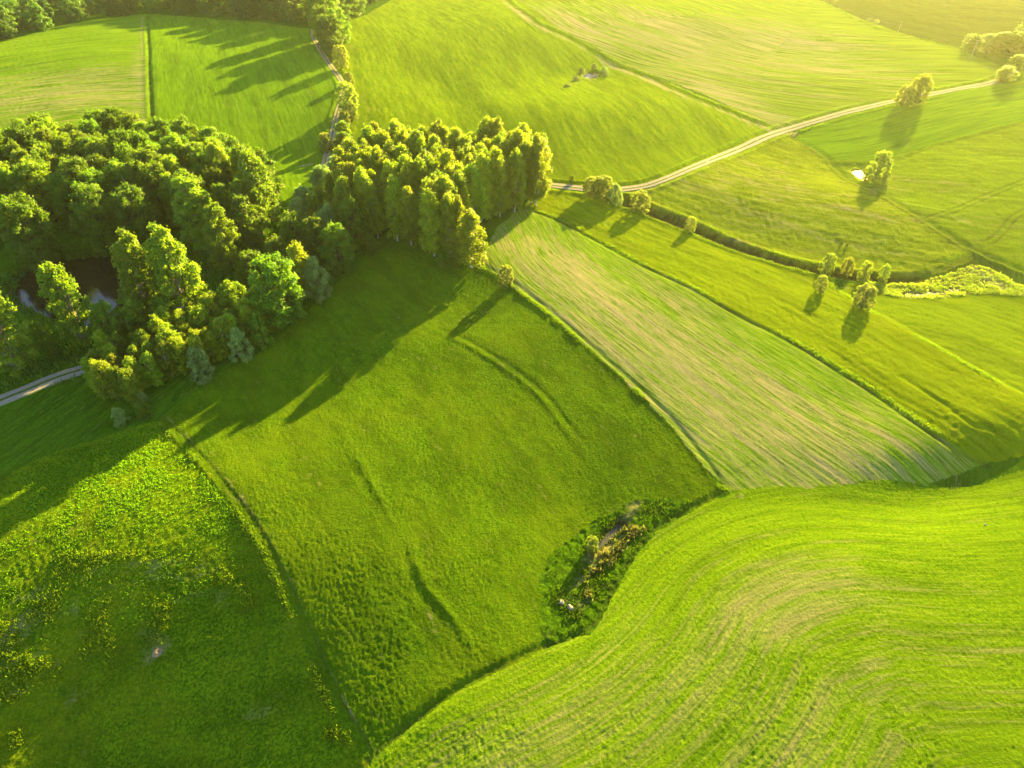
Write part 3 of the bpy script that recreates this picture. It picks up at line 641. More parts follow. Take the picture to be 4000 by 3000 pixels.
    V, Fc = cards(C, Nn / np.linalg.norm(Nn, axis=1)[:, None], ls, rng, 1.45, droop)
    lm = LM['willow'] if kind == 'willow' else LM['broad'] if kind == 'bush' else LM[kind]
    cm = mesh_np(kind + '_crown', V, Fc, lm, False, {'tint': ('FACE', 'FLOAT', T)})
    tv, tf = tubes(paths)
    tm = mesh_np(kind + '_trunk', tv, tf, BM[bark], True)
    return tm, cm, R
PROTO = {}
for k, nvar in (('broad', 4), ('far', 3), ('poplar', 4), ('birch', 5), ('young', 4), ('willow', 3), ('pale', 4), ('bush', 3)):
    PROTO[k] = [make_tree(k, 100 + 17 * i + len(k) * 5) for i in range(nvar)]
def extra_crown(kind, mat):   # a crown variant with another leaf colour
    return [(t, c, R) for (t, c, R) in [PROTO[kind][i] for i in range(len(PROTO[kind]))]]

TH = math.radians(PITCH)
def pv(x, y, z):
    zz = z - CAM_H; fw = y * math.cos(TH) - zz * math.sin(TH); up = y * math.sin(TH) + zz * math.cos(TH)
    return (2000 + FPX * x / fw) / K, (1500 - FPX * up / fw) / K, fw
def plant(kind, x, y, h, width, name, label, cat, group=None, variant=None, rz=None):
    ps = PROTO[kind]; tm, cm, R = ps[variant if variant is not None else rnd.randrange(len(ps))]
    e = bpy.data.objects.new(name, None); e.empty_display_size = .5; COL.objects.link(e)
    e.location = (x, y, tz(x, y) - .05); e.rotation_euler = (rnd.uniform(-.05, .05), rnd.uniform(-.05, .05), rnd.uniform(0, 6.28) if rz is None else rz)
    sz = h / 10.0; sx = width / (2 * R * (1.15 if kind == 'pale' else 1.0)); e.scale = (sx, sx, sz)
    e['label'] = label; e['category'] = cat
    if group: e['group'] = group
    for nm, me in (('trunk', tm), ('crown', cm)):
        if nm == 'trunk' and kind == 'bush': nm = 'stems'
        o = bpy.data.objects.new(nm, me); COL.objects.link(o); o.parent = e
    return e
def tree_px(kind, base, top, wpx, name, label, cat='tree', group=None, **kw):
    """tree whose foot is seen at base, whose tip reaches the picture height top, wpx wide"""
    x, y = at(*base); z = tz(x, y)
    h = 1.0
    while pv(x, y, z + h)[1] > top and h < 60: h += .1
    fw = pv(x, y, z + h * .5)[2]
    return plant(kind, x, y, h, wpx * K * fw / FPX, name, label, cat, group, **kw)

def scatter(poly, dist, seed, jitter_tries=4000):
    P = line(poly); r = random.Random(seed); out = []
    x0, y0 = P.min(0); x1, y1 = P.max(0)
    for _ in range(jitter_tries):
        x, y = r.uniform(x0, x1), r.uniform(y0, y1)
        if not inside(np.array([x]), np.array([y]), P)[0]: continue
        if all((x - a) ** 2 + (y - b) ** 2 > dist * dist for a, b in out): out.append((x, y))
    return out
def clear_of(x, y, L, r):
    return abs(float(seg_dist(np.array([x]), np.array([y]), L)[0][0])) > r
def in_pond(x, y):
    P = PONDS['forest'][0]; return bool(inside(np.array([x]), np.array([y]), P)[0])

ORD = ['first', 'second', 'third', 'fourth', 'fifth', 'sixth', 'seventh', 'eighth', 'ninth', 'tenth', 'eleventh', 'twelfth', 'thirteenth', 'fourteenth', 'fifteenth', 'sixteenth', 'seventeenth', 'eighteenth', 'nineteenth', 'twentieth']
ORD += ['twenty-' + o for o in ORD[:9]] + ['thirtieth'] + ['thirty-' + o for o in ORD[:9]]
def ranked(points, rows):
    """sort the feet of a stand into rows from the back to the front and from left to right: [(x, y, row phrase, place phrase)]"""
    P = sorted(((*pv(x, y, 0)[:2], x, y) for x, y in points), key=lambda q: q[1]); n = len(P); out = []
    for r_ in range(rows):
        band = sorted(P[n * r_ // rows:n * (r_ + 1) // rows])
        rp = 'back row' if r_ == 0 else 'front row' if r_ == rows - 1 else ORD[r_] + ' row from the back'
        for i, (u, v, x, y) in enumerate(band): out.append((x, y, rp, ORD[i] + ' from the left'))
    return out
# --- round leafy wood at the left
wood = scatter([(-130, 400), (-20, 350), (100, 352), (250, 350), (390, 352), (470, 375), (540, 420), (585, 470), (560, 520), (480, 545), (420, 520), (330, 488), (250, 488), (160, 498), (60, 515), (-20, 530), (-140, 560)], 5.7, 11)
for x, y, rp, pp in ranked([p for p in wood if not in_pond(*p)], 7):
    u, v, _ = pv(x, y, 0)
    back = v < 400; right = u > 430
    lab = ('sunlit leafy tree' if back else 'bright flank tree' if right else 'shaded leafy tree') + ' of the round wood, ' + rp + ', ' + pp
    h = rnd.uniform(17, 22) * (.9 if back else 1.0)
    plant(rnd.choice(['broad', 'broad', 'poplar']), x, y, h, h * rnd.uniform(.40, .62), 'broadleaf_tree', lab, 'tree', 'leafy trees of the round wood')
BIG = [
    ('broad', (95, 562), 425, 125, 'round dark green tree on the far bank, left of the pond'),
    ('broad', (238, 532), 398, 105, 'round dark tree on the far pond bank, left of its twin'),
    ('broad', (322, 530), 403, 100, 'round dark tree on the far pond bank, next to the bare snag'),
    ('broad', (245, 440), 333, 75, 'small round olive tree standing in front of the dark wood'),
    ('poplar', (405, 440), 315, 48, 'slim bright topped tree rising inside the round wood'),
    ('poplar', (452, 545), 380, 105, 'bright yellow-green tree at the right end of the pond wood'),
    ('poplar', (566, 505), 330, 105, 'tall bright poplar at the right corner of the round wood'),
    ('poplar', (548, 540), 418, 80, 'sunlit poplar in front of the tall corner poplar'),
    ('poplar', (497, 580), 445, 90, 'mid green poplar leaning over the right end of the pond'),
    ('poplar', (338, 700), 505, 120, 'big billowing poplar on the near pond bank, left of two'),
    ('poplar', (425, 690), 487, 130, 'big billowing poplar on the near pond bank with dark trunks, right of two'),
    ('poplar', (190, 745), 567, 100, 'poplar with a lit crown standing between pond and road'),
    ('poplar', (40, 805), 625, 135, 'big sunlit poplar at the left edge above the road'),
    ('poplar', (-40, 790), 640, 90, 'poplar cut by the left edge beside the big sunlit one'),
    ('broad', (255, 760), 655, 75, 'dark low tree under the pond poplars, left'),
    ('broad', (310, 745), 650, 80, 'dark low tree under the pond poplars, middle'),
    ('broad', (122, 772), 690, 46, 'dark small tree on the near bank beside the glinting water'),
    ('broad', (375, 725), 640, 70, 'dark low tree under the pond poplars, right'),
]
for k, b, tp, wd, lab in BIG: tree_px(k, b, tp, wd * .88, 'poplar_tree' if k == 'poplar' else 'broadleaf_tree', lab)

# --- young birch belt
belt = scatter([(205, 835), (240, 862), (310, 868), (350, 822), (420, 805), (500, 770), (545, 745), (600, 705), (560, 668), (500, 690), (420, 720), (330, 765), (240, 790)], 2.7, 21)
for x, y, rp, pp in ranked(belt, 3):
    u, v, _ = pv(x, y, 0); h = rnd.uniform(7.5, 11)
    lab = 'yellow topped young birch of the belt, ' + rp + ', ' + pp
    plant('young', x, y, h, h * rnd.uniform(.40, .58), 'young_birch', lab, 'tree', 'young birches of the belt below the pond')
# --- mixed shrubs between belt and grove
SH = [
    ('willow', (520, 772), 709, 56, 'silver-green willow bush at the field edge, middle of three'),
    ('willow', (436, 818), 755, 60, 'silver-green willow bush at the field edge beside the birch belt'),
    ('bush', (570, 744), 677, 58, 'glossy dark round bush at the field edge, right of the silver ones'),
    ('willow', (690, 645), 560, 64, 'grey-green willow leaning against the dark round tree'),
    ('broad', (617, 695), 553, 118, 'tall dark round tree at the field edge below the grove'),
    ('broad', (520, 700), 612, 70, 'olive topped tree behind the silver willow bushes'),
    ('broad', (560, 640), 545, 70, 'dark bushy tree in the middle of the mixed belt, left'),
    ('young', (660, 640), 525, 50, 'narrow dark birch behind the grey willow'),
    ('broad', (745, 590), 485, 74, 'round dark tree at the inner corner of the crop field'),
    ('broad', (700, 575), 470, 70, 'dark tree next to the inner corner tree'),
    ('broad', (650, 560), 460, 70, 'dark bushy tree in the middle of the mixed belt, right'),
    ('willow', (715, 520), 440, 60, 'grey-green shrub in the shade left of the birch grove'),
    ('willow', (670, 470), 400, 60, 'bluish shrub at the left foot of the grove'),
    ('willow', (650, 500), 430, 56, 'bluish shrub above the dark gully'),
    ('willow', (700, 415), 360, 66, 'bluish shrub on the upper left edge of the grove'),
    ('willow', (735, 385), 335, 60, 'pale shrub where the wheel track meets the grove'),
    ('young', (720, 450), 375, 34, 'yellow topped young birch among the bluish shrubs, first'),
    ('young', (742, 430), 352, 34, 'yellow topped young birch among the bluish shrubs, second'),
    ('young', (700, 480), 402, 34, 'yellow topped young birch among the bluish shrubs, third'),
    ('young', (690, 510), 420, 34, 'dark young birch above the mixed belt'),
    ('broad', (770, 540), 430, 60, 'dark tree at the left foot of the tall birches'),
    ('broad', (610, 600), 510, 60, 'dark bushy tree beside the gully at the end of the pond'),
    ('bush', (800, 545), 505, 44, 'low dark bush at the foot of the grove, left'),
    ('bush', (960, 575), 545, 40, 'low bright bush at the foot of the grove beside the lone birch'),
    ('bush', (985, 572), 548, 30, 'low dark bush touching the lone birch'),
]
for k, b, tp, wd, lab in SH:
    tree_px(k, b, tp, wd, {'willow': 'willow_bush', 'broad': 'broadleaf_tree', 'young': 'young_birch', 'bush': 'bush'}[k], lab, 'bush' if k in ('willow', 'bush') else 'tree')
# --- birch grove
grove = scatter([(740, 470), (765, 415), (820, 392), (900, 390), (1000, 392), (1100, 396), (1172, 402), (1168, 432), (1105, 462), (1045, 480), (1000, 520), (975, 545), (940, 556), (880, 535), (835, 515), (790, 520), (745, 520)], 3.5, 31)
for x, y, rp, pp in ranked(grove, 7):
    u, v, _ = pv(x, y, 0); h = rnd.uniform(15.5, 22.5) if u > 800 else rnd.uniform(15, 20.5)
    lab = ('sun-tipped birch' if v < 425 else 'shaded birch' if v > 500 else 'tall birch') + ' of the grove, ' + rp + ', ' + pp
    plant('birch', x, y, h, h * rnd.uniform(.32, .44), 'birch_tree', lab, 'tree', 'birches of the grove')
tree_px('birch', (1018, 578), 458, 70, 'birch_tree', 'lone bright yellow-green birch at the front corner of the grove')
tree_px('birch', (972, 562), 425, 44, 'birch_tree', 'dark slender birch just left of the lone bright birch, added to shade the field')  # added shadow caster, closes a gap in the grove's shadow
tree_px('birch', (994, 552), 425, 40, 'birch_tree', 'dark birch right behind the lone bright birch, added to shade the field')  # second added birch, placed for the shadow it throws on the field
tree_px('birch', (1158, 445), 290, 46, 'birch_tree', 'tallest drooping birch at the right tip of the grove')
tree_px('pale', (1092, 617), 575, 41, 'round_bush', 'round bright bush standing alone on the border of the striped soil field', 'bush', variant=1)

# --- hedge trees along the wheel track
HD = [
    ('broad', (700, 72), -22, 58, 'dark cone shaped tree at the top of the wheel track'),
    ('broad', (692, 48), -40, 56, 'tall dark tree where the hedge meets the far wood'),
    ('broad', (710, 92), 12, 50, 'dark tree between the two topmost hedge trees'),
    ('broad', (716, 66), -25, 50, 'tall dark tree behind the topmost hedge tree'),
    ('broad', (730, 100), 18, 48, 'dark tree on the meadow side of the upper hedge'),
    ('broad', (718, 112), 32, 54, 'dark tree second from the top of the wheel track'),
    ('broad', (726, 125), 78, 36, 'small dark tree behind the yellow lit one on the track'),
    ('pale', (738, 150), 98, 36, 'yellow lit tree beside the wheel track'),
    ('pale', (756, 185), 155, 22, 'small yellow shrub between the two lit hedge trees'),
    ('pale', (752, 245), 178, 46, 'widest pale hedge tree, hiding the wheel track'),
    ('pale', (762, 262), 222, 26, 'pale shrub under the widest hedge tree, right'),
    ('pale', (748, 275), 238, 24, 'pale shrub under the widest hedge tree, left'),
    ('bush', (745, 302), 262, 34, 'green shrub in the lower hedge, above the lit one'),
    ('bush', (742, 322), 285, 36, 'green shrub in the lower hedge beside the track'),
    ('pale', (757, 335), 302, 36, 'creamy lit shrub at the lower end of the hedge'),
    ('pale', (706, 326), 287, 30, 'round yellow shrub on the left side of the wheel track'),
    ('willow', (765, 350), 315, 44, 'pale shrub at the top left corner of the grove'),
]
for k, b, tp, wd, lab in HD: tree_px(k, b, tp, wd * 1.2, 'hedge_tree', lab, 'tree' if 'tree' in lab.split('.')[0] and 'shrub' not in lab else 'bush')

# --- far wood along the top
far = scatter([(-260, 150), (-60, 104), (0, 90), (60, 76), (130, 54), (200, 42), (315, 32), (450, 32), (560, 44), (640, 54), (676, 50), (680, -20), (560, -22), (200, -28), (60, -10), (50, 10), (10, 30), (-100, 20), (-300, 40)], 11.5, 41, 2500)
far2 = scatter([(710, 62), (740, 45), (790, 20), (850, -20), (900, -55), (760, -55), (690, -20), (700, 40)], 9.5, 42, 1500)
FR = [(*q, 0) for q in ranked(far, 4)] + [(*q, 1) for q in ranked(far2, 2)]
for x, y, rp, pp, wing in FR:
    u, v, _ = pv(x, y, 0); h = rnd.uniform(13, 16) if u < 430 else rnd.uniform(17, 21) if u < 695 else rnd.uniform(11, 14)
    lab = ('dark tree of the far wood right of the hedge, ' if wing else 'dark tree of the far wood, ') + rp + ', ' + pp
    plant('far', x, y, h, h * rnd.uniform(.7, .95) * (1.2 if u > 430 else 1), 'broadleaf_tree', lab, 'tree', 'trees of the far wood')

# --- free standing trees on the right
RT = [
    ('pale', (1278, 425), 384, 52, 'willow_bush', 'left yellow bush of the clump on the gravel road bend', 'bush'),
    ('pale', (1302, 428), 380, 56, 'willow_bush', 'highest middle bush of the clump on the gravel road bend', 'bush'),
    ('willow', (1328, 438), 397, 36, 'willow_bush', 'whitish flowering bush at the right end of the road bend clump', 'bush'),
    ('pale', (1380, 455), 414, 50, 'round_bush', 'round willow bush at the head of the ditch', 'bush'),
    ('pale', (1489, 500), 469, 27, 'small_tree', 'little lone tree on the ditch bank', 'tree'),
    ('bush', (1236, 393), 379, 14, 'bush', 'tiny bright bush above the road next to the grove', 'bush'),
    ('pale', (1947, 232), 184, 44, 'tree', 'lower left tree of the pair on the gravel road', 'tree'),
    ('pale', (1975, 226), 160, 52, 'tree', 'taller right tree of the pair on the gravel road', 'tree'),
    ('pale', (1888, 395), 327, 54, 'willow_tree', 'pale willow beside the small right pond', 'tree'),
    ('pale', (1908, 402), 372, 22, 'willow_bush', 'low bush at the foot of the pale pond willow', 'bush'),
    ('pale', (1870, 388), 360, 22, 'willow_bush', 'low bush between the pale willow and the water', 'bush'),
    ('pale', (1783, 584), 548, 36, 'small_tree', 'widest and leftmost of the four ditch willows', 'tree'),
    ('pale', (1827, 590), 558, 30, 'small_tree', 'second of the four ditch willows, next to the widest', 'tree'),
    ('pale', (1865, 600), 565, 31, 'small_tree', 'third of the four ditch willows, with a long trunk', 'tree'),
    ('pale', (1908, 600), 573, 26, 'small_tree', 'smallest and last of the four ditch willows', 'tree'),
    ('pale', (1770, 634), 597, 31, 'small_tree', 'willow below the ditch casting a round shadow', 'tree'),
    ('pale', (1860, 668), 618, 54, 'small_tree', 'broad lone tree on the meadow ridge with its long shadow', 'tree'),
    ('willow', (2128, 112), 72, 50, 'bush', 'hazy bush at the left end of the top right thicket, right of the pole', 'bush'),
    ('broad', (2095, 108), 74, 40, 'bush', 'hazy bush behind the wooden pole', 'bush'),
    ('broad', (2155, 118), 70, 50, 'bush', 'hazy bush in the middle of the top right thicket', 'bush'),
    ('broad', (2182, 122), 68, 50, 'bush', 'dark bush above the end of the gravel road', 'bush'),
    ('willow', (2210, 105), 32, 60, 'tree', 'whitish tree at the right edge above the road', 'tree'),
    ('broad', (2235, 90), 20, 60, 'tree', 'hazy tall tree cut by the right edge', 'tree'),
    ('broad', (2167, 176), 143, 44, 'bush', 'rounded bush inside the curve of the gravel road', 'bush'),
    ('broad', (2192, 150), 118, 36, 'bush', 'rounded bush at the far end of the road curve', 'bush'),
    ('pale', (1278, 1186), 1160, 34, 'willow_bush', 'small pale willow in the weedy hollow', 'bush'),
    ('willow', (265, 914), 882, 34, 'bush', 'light dotted bush on the shaded verge, left of two', 'bush'),
    ('bush', (313, 902), 870, 36, 'bush', 'dark bush on the shaded verge, right of two', 'bush'),
    ('willow', (311, 866), 842, 22, 'willow_bush', 'little grey bush at the tip of the birch belt', 'bush'),
    ('pale', (-4, 1058), 1025, 14, 'bush', 'small sunlit bush cut by the left edge', 'bush'),
    ('bush', (1817, 527), 521, 8, 'bush', 'tiny green bush above the ditch willows, left', 'bush'),
    ('bush', (1829, 532), 526, 7, 'bush', 'tiny green bush above the ditch willows, right', 'bush'),
    ('willow', (1225, 188), 181, 16, 'bush', 'pale bush at the lower tip of the meadow pond', 'bush'),
    ('willow', (1244, 174), 164, 20, 'bush', 'green bush left of the meadow pond', 'bush'),
    ('willow', (1256, 157), 145, 16, 'bush', 'taller dark bush behind the meadow pond, left', 'bush'),
    ('willow', (1283, 150), 137, 16, 'bush', 'taller dark bush behind the meadow pond, middle', 'bush'),
    ('willow', (1304, 155), 144, 18, 'bush', 'dark bush behind the meadow pond, right', 'bush'),
    ('willow', (1308, 164), 152, 16, 'bush', 'low pale bush at the right tip of the meadow pond', 'bush'),
    ('bush', (1808, 8), 2, 10, 'bush', 'tiny hazy bush on the far field border', 'bush'),
    ('willow', (1876, 46), 39, 9, 'bush', 'small bush on the far field border, left of two', 'bush'),
    ('willow', (1893, 50), 42, 12, 'bush', 'small bush on the far field border, right of two', 'bush'),
]
for k, b, tp, wd, nm, lab, cat in RT: tree_px(k, b, tp, wd, nm, lab, cat)
# trees just above the frame whose shadows fall into the picture
for n_, (u, v, h) in enumerate(((900, -38, 14), (935, -48, 14), (970, -56, 14), (1005, -64, 14), (1040, -72, 14), (1080, -82, 14), (950, -80, 15), (1020, -92, 15), (1640, -36, 9), (1665, -40, 9), (1690, -34, 9), (1745, -30, 8), (1240, -50, 8), (2240, 190, 10))):
    x, y = at(u, v); plant('broad', x, y, h, h * .8, 'broadleaf_tree', 'tree beyond the top edge whose shadow reaches the field, ' + ORD[n_] + ' from the hedge row', 'tree', 'trees beyond the frame')

# ------------------------------------------------------------------ small things
# wooden pole with crossarm
px_, py_ = at(2096, 128); pz = tz(px_, py_)
e = bpy.data.objects.new('utility_pole', None); COL.objects.link(e); e.location = (px_, py_, pz)
e['label'] = 'thin pale wooden pole standing before the top right thicket'; e['category'] = 'pole'
wood_m = bark_mat('weathered_wood', (.42, .38, .32), (.30, .26, .21), 2.0)
v, f = tubes([([(0, 0, -.5), (0, 0, 4.5), (0.05, 0, 9.2)], [.17, .15, .11])], 8); link('post', mesh_np('post', v, f, wood_m, True), e)
v, f = tubes([([(-.9, 0, 8.7), (.9, 0, 8.7)], [.07, .07])], 6); ca_ = link('crossarm', mesh_np('crossarm', v, f, wood_m), e)
cer = water_mat('glazed_ceramic', (.6, .58, .52), .2)
for xx in (-.8, 0, .8):
    v, f = tubes([([(xx, 0, 8.76), (xx, 0, 8.85), (xx, 0, 8.98)], [.05, .08, .03])], 8); link('insulator', mesh_np('insulator', v, f, cer, True), ca_)
# dead snags
def snag(u, v, h, label, n=7, lean=(.1, .05)):
    x, y = at(u, v); r = random.Random(int(u)); paths = [([(0, 0, -.4), (lean[0] * h * .4, lean[1] * h * .4, h * .5), (lean[0] * h, lean[1] * h, h)], [.16 * h / 8, .1 * h / 8, .03])]
    for i in range(n):
        f = r.uniform(.35, .92); a = r.uniform(0, 6.28); b = (lean[0] * h * f, lean[1] * h * f, h * f); l = h * r.uniform(.12, .3)
        paths.append(([b, (b[0] + math.cos(a) * l * .6, b[1] + math.sin(a) * l * .6, b[2] + l * .25), (b[0] + math.cos(a) * l, b[1] + math.sin(a) * l, b[2] + l * .7)], [.05, .035, .012]))
    vv, ff = tubes(paths, 5); me = mesh_np('dead_tree', vv, ff, bark_mat('dead_wood', (.40, .36, .30), (.26, .22, .18)), True)
    o = link('dead_tree', me, label=label, category='dead tree'); o.location = (x, y, tz(x, y))
snag(316, 500, 18, 'bare grey snag sticking out among the dark trees above the pond', 9, (-.12, .1))
snag(1939, 70, 5.5, 'small bare tree on the far field border', 9)
# fallen log in the shaded corner of the green field
x, y = at(1161 / 1.0 * 0 + 662, 358)
me = mesh_np('fallen_log', *tubes([([(-2.4, -1.2, .15), (0, 0, .22), (2.2, 1.4, .16)], [.14, .17, .12]), ([(.8, .5, .25), (1.3, .2, .7)], [.07, .03])], 7), bark_mat('log_wood', (.42, .38, .30), (.3, .26, .2)), True)
o = link('fallen_log', me, label='pale fallen log in the shaded corner of the smooth green field', category='log'); o.location = (x, y, tz(x, y))
# stones in the hollow
stone = bark_mat('pale_stone', (.20, .18, .15), (.13, .12, .10), 1.5)
for (u, v_, s, lab) in ((1213, 1303, .85, 'white stone in the weedy hollow'), (1232, 1314, .95, 'tan stone beside the white one in the weedy hollow'), (2128, 1134, .4, 'small pale stone in the young crop, right')):
    x, y = at(u, v_); r = random.Random(u); g = []
    bmv = []
    me = bpy.data.meshes.new('stone'); import bmesh
    bm = bmesh.new(); bmesh.ops.create_icosphere(bm, subdivisions=3, radius=.5)
    for vv in bm.verts:
        k = 1 + .35 * mnoise.noise(vv.co * 2.2 + Vector((u, 0, 0))); vv.co = Vector((vv.co.x * 1.3, vv.co.y, vv.co.z * .75)) * k * s
    bm.to_mesh(me); bm.free(); me.materials.append(stone)
    for p in me.polygons: p.use_smooth = True
    o = link('stone', me, label=lab, category='stone'); o.location = (x, y, tz(x, y) + .18 * s); o.rotation_euler = (0, 0, r.uniform(0, 3))
# burrow mound: a hole with thrown out earth
x, y = at(343, 1403)
gx, gy = np.meshgrid(np.linspace(-1, 1, 41), np.linspace(-1, 1, 41)); rr = np.hypot(gx, gy); m_ = rr <= 1.0
zz = .42 * np.exp(-(((gx + .15) / .35) ** 2 + ((gy + .35) / .42) ** 2)) + .16 * vnoise(gx * 6 + 9, gy * 6 + 9, 5) - .55 * np.exp(-(((gx - .2) / .2) ** 2 + ((gy - .42) / .2) ** 2)) * 1
zz = zz * (1 - rr ** 4) - .25 * rr ** 4
V = np.stack([gx.ravel() * .85, gy.ravel() * 1.5, zz.ravel() * .7 + .06], 1); I = np.arange(41 * 41).reshape(41, 41)
Q = np.stack([I[:-1, :-1], I[:-1, 1:], I[1:, 1:], I[1:, :-1]], -1).reshape(-1, 4); Q = Q[(rr.ravel()[Q] <= 1.0).all(1)]
o = link('burrow', mesh_np('burrow', V, Q, bark_mat('thrown_earth', (.20, .145, .085), (.13, .095, .06), 1.6), True), label='sandy animal burrow with thrown out earth in the lower left meadow', category='burrow')
o.location = (x, y, tz(x, y)); o.rotation_euler = (0, 0, math.radians(-12))

# ------------------------------------------------------------------ weeds, tall grass and reeds (uncountable)
def tuft_mesh(name, X, Y, hgt, wid, blades, mat, label, seed, spread=.25, tints=None, rough=0, category=None):
    rng = np.random.default_rng(seed); n = len(X); Z = terrain(X, Y)
    m = n * blades
    bx = np.repeat(X, blades) + rng.normal(size=m) * spread; by = np.repeat(Y, blades) + rng.normal(size=m) * spread; bz = np.repeat(Z, blades) - .05
    h = np.repeat(hgt, blades) * rng.uniform(.5, 1.2, m); wdt = np.repeat(wid, blades) * rng.uniform(.6, 1.3, m)
    a = rng.uniform(0, 2 * math.pi, m); lean = rng.uniform(.0, .55, m) * h; la = rng.uniform(0, 2 * math.pi, m)
    dx = np.cos(a) * wdt * .5; dy = np.sin(a) * wdt * .5; lx = np.cos(la) * lean; ly = np.sin(la) * lean
    V = np.stack([np.stack([bx - dx * .5, by - dy * .5, bz], 1), np.stack([bx + dx * .5, by + dy * .5, bz], 1),
                  np.stack([bx + dx + lx * .6, by + dy + ly * .6, bz + h * .75], 1), np.stack([bx - dx * .4 + lx, by - dy * .4 + ly, bz + h], 1)], 1).reshape(-1, 3)
    Fq = np.arange(m * 4).reshape(m, 4)
    T = np.clip(np.repeat(rng.uniform(0, 1, n) if tints is None else tints, blades) + rng.normal(size=m) * .12, 0, 1)
    me = mesh_np(name, V, Fq, mat, False, {'tint': ('FACE', 'FLOAT', T)})
    o = link(name, me, kind='stuff', label=label)
    return o
def pts_in(poly, n, seed, dens=None):
    P = line(poly); rng = np.random.default_rng(seed); x0, y0 = P.min(0); x1, y1 = P.max(0)
    X = rng.uniform(x0, x1, n); Y = rng.uniform(y0, y1, n); m = inside(X, Y, P); X, Y = X[m], Y[m]
    if dens is not None:
        k = rng.uniform(0, 1, len(X)) < dens(X, Y); X, Y = X[k], Y[k]
    return X, Y
GM = {
    'weed': leaf_mat('weed_leaves', (0.060, 0.153, 0.0030), (0.120, 0.224, 0.0050), .45, (1.6, 1.6, .8), 0),
    'flower': leaf_mat('yellow_weed_flowers', (0.095, 0.194, 0.0040), (0.215, 0.286, 0.0070), .4, (1.35, 1.4, .8), 0),
    'tall': leaf_mat('tall_border_grass', (0.052, 0.133, 0.0040), (0.120, 0.194, 0.0080), .35, (1.8, 1.6, .9), 0),
    'reed': leaf_mat('marsh_reeds', (0.112, 0.184, 0.0100), (0.258, 0.306, 0.0450), .35, (1.4, 1.5, .9), 0),
    'dry': leaf_mat('dry_reeds', (0.086, 0.122, 0.0120), (0.224, 0.214, 0.0700), .3, (1.3, 1.3, 1.0), 0),
    'crop': leaf_mat('crop_blades', (0.052, 0.138, 0.0040), (0.103, 0.194, 0.0060), .45, (1.8, 1.6, .9), 0),
    'rank': leaf_mat('rank_weed_leaves', (.030, .075, .003), (.07, .125, .005), .4, (1.5, 1.5, .8), 0),
}
def cl(sc, th_, seed): return lambda X, Y: np.clip((vnoise(X / sc, Y / sc, seed) + .5 - th_) * 4, 0, 1)
X, Y = pts_in([(-60, 1090), (0, 1050), (120, 990), (330, 920), (460, 1045), (560, 1185), (640, 1360), (720, 1545), (780, 1660), (-100, 1690)], 40000, 1, lambda X, Y: (.2 + .8 * cl(4.0, .42, 77)(X, Y)) * np.clip((Y - 52) / 30, .10, 1))
rg = np.random.default_rng(3)
tuft_mesh('weeds', X, Y, rg.uniform(.2, .5, len(X)) * np.clip((Y - 38) / 55, .35, 1), rg.uniform(.12, .26, len(X)), 5, GM['weed'], 'leafy green weeds covering the lower left meadow', 5, .22)
X, Y = pts_in([(-60, 1250), (150, 1190), (450, 1190), (560, 1300), (600, 1420), (300, 1470), (-60, 1530)], 9000, 2, lambda X, Y: cl(5.0, .55, 71)(X, Y))
X2, Y2 = pts_in([(-30, 1420), (70, 1410), (90, 1470), (40, 1530), (-30, 1530)], 900, 22, cl(1.6, .45, 70)); X3, Y3 = pts_in([(20, 1580), (48, 1572), (50, 1610), (25, 1620)], 90, 23)
X4, Y4 = pts_in([(700, 1568), (730, 1575), (735, 1600), (705, 1600)], 80, 24)
X = np.concatenate([X, X2, X3, X4]); Y = np.concatenate([Y, Y2, Y3, Y4])
tuft_mesh('flowering_weeds', X, Y, rg.uniform(.3, .6, len(X)), rg.uniform(.12, .24, len(X)), 5, GM['flower'], 'yellow flowering weeds scattered over the lower left meadow', 6, .2)
def along_line(L, off, spread, n, seed):
    rng = np.random.default_rng(seed); seg = np.hypot(*np.diff(L, axis=0).T); cum = np.concatenate([[0], np.cumsum(seg)])
    s = rng.uniform(0, cum[-1], n); i = np.clip(np.searchsorted(cum, s) - 1, 0, len(L) - 2); t = (s - cum[i]) / seg[i]
    P = L[i] + (L[i + 1] - L[i]) * t[:, None]; d = (L[i + 1] - L[i]) / seg[i][:, None]
    o = off + rng.normal(size=n) * spread
    P = P + np.stack([-d[:, 1], d[:, 0]], 1) * o[:, None]
    k = .55 * vnoise(s / 2.5, s * 0 + seed, 9) + .75 * vnoise(s / 11, s * 0 + seed, 19) + .5 > .42
    return P[k, 0], P[k, 1]
XY = [along_line(EDGE_M_LEFT, -.2, .3, 3000, 1), along_line(EDGE_J_LEFT, 0, .25, 3000, 2), along_line(EDGE_I_R, 0, .4, 1500, 3), along_line(EDGE_B_C, 0, .5, 1500, 4),
      along_line(EDGE_C_D, 0, .5, 900, 5), along_line(ROAD, 3.6, .6, 2600, 6), along_line(ROAD, -3.4, .5, 2000, 7), along_line(DITCH, 4.2, .6, 900, 8), along_line(DITCH, -4.2, .5, 1200, 9), along_line(EDGE_O, 0, .6, 700, 10), along_line(EDGE_J_I, .9, .4, 1500, 12)]
X = np.concatenate([a for a, b in XY]); Y = np.concatenate([b for a, b in XY])
tuft_mesh('border_grass', X, Y, rg.uniform(.15, .42, len(X)), rg.uniform(.12, .26, len(X)), 4, GM['tall'], 'tall grass fringes along field borders, road and ditch', 7, .25)
X, Y = pts_in(F['k']['poly'], 26000, 4, lambda X, Y: .12 + cl(2.6, .45, 55)(X, Y))
inw = inside(X, Y, PONDS['marsh'][0]) & (np.random.default_rng(1).uniform(size=len(X)) < .3); X, Y = X[~inw], Y[~inw]
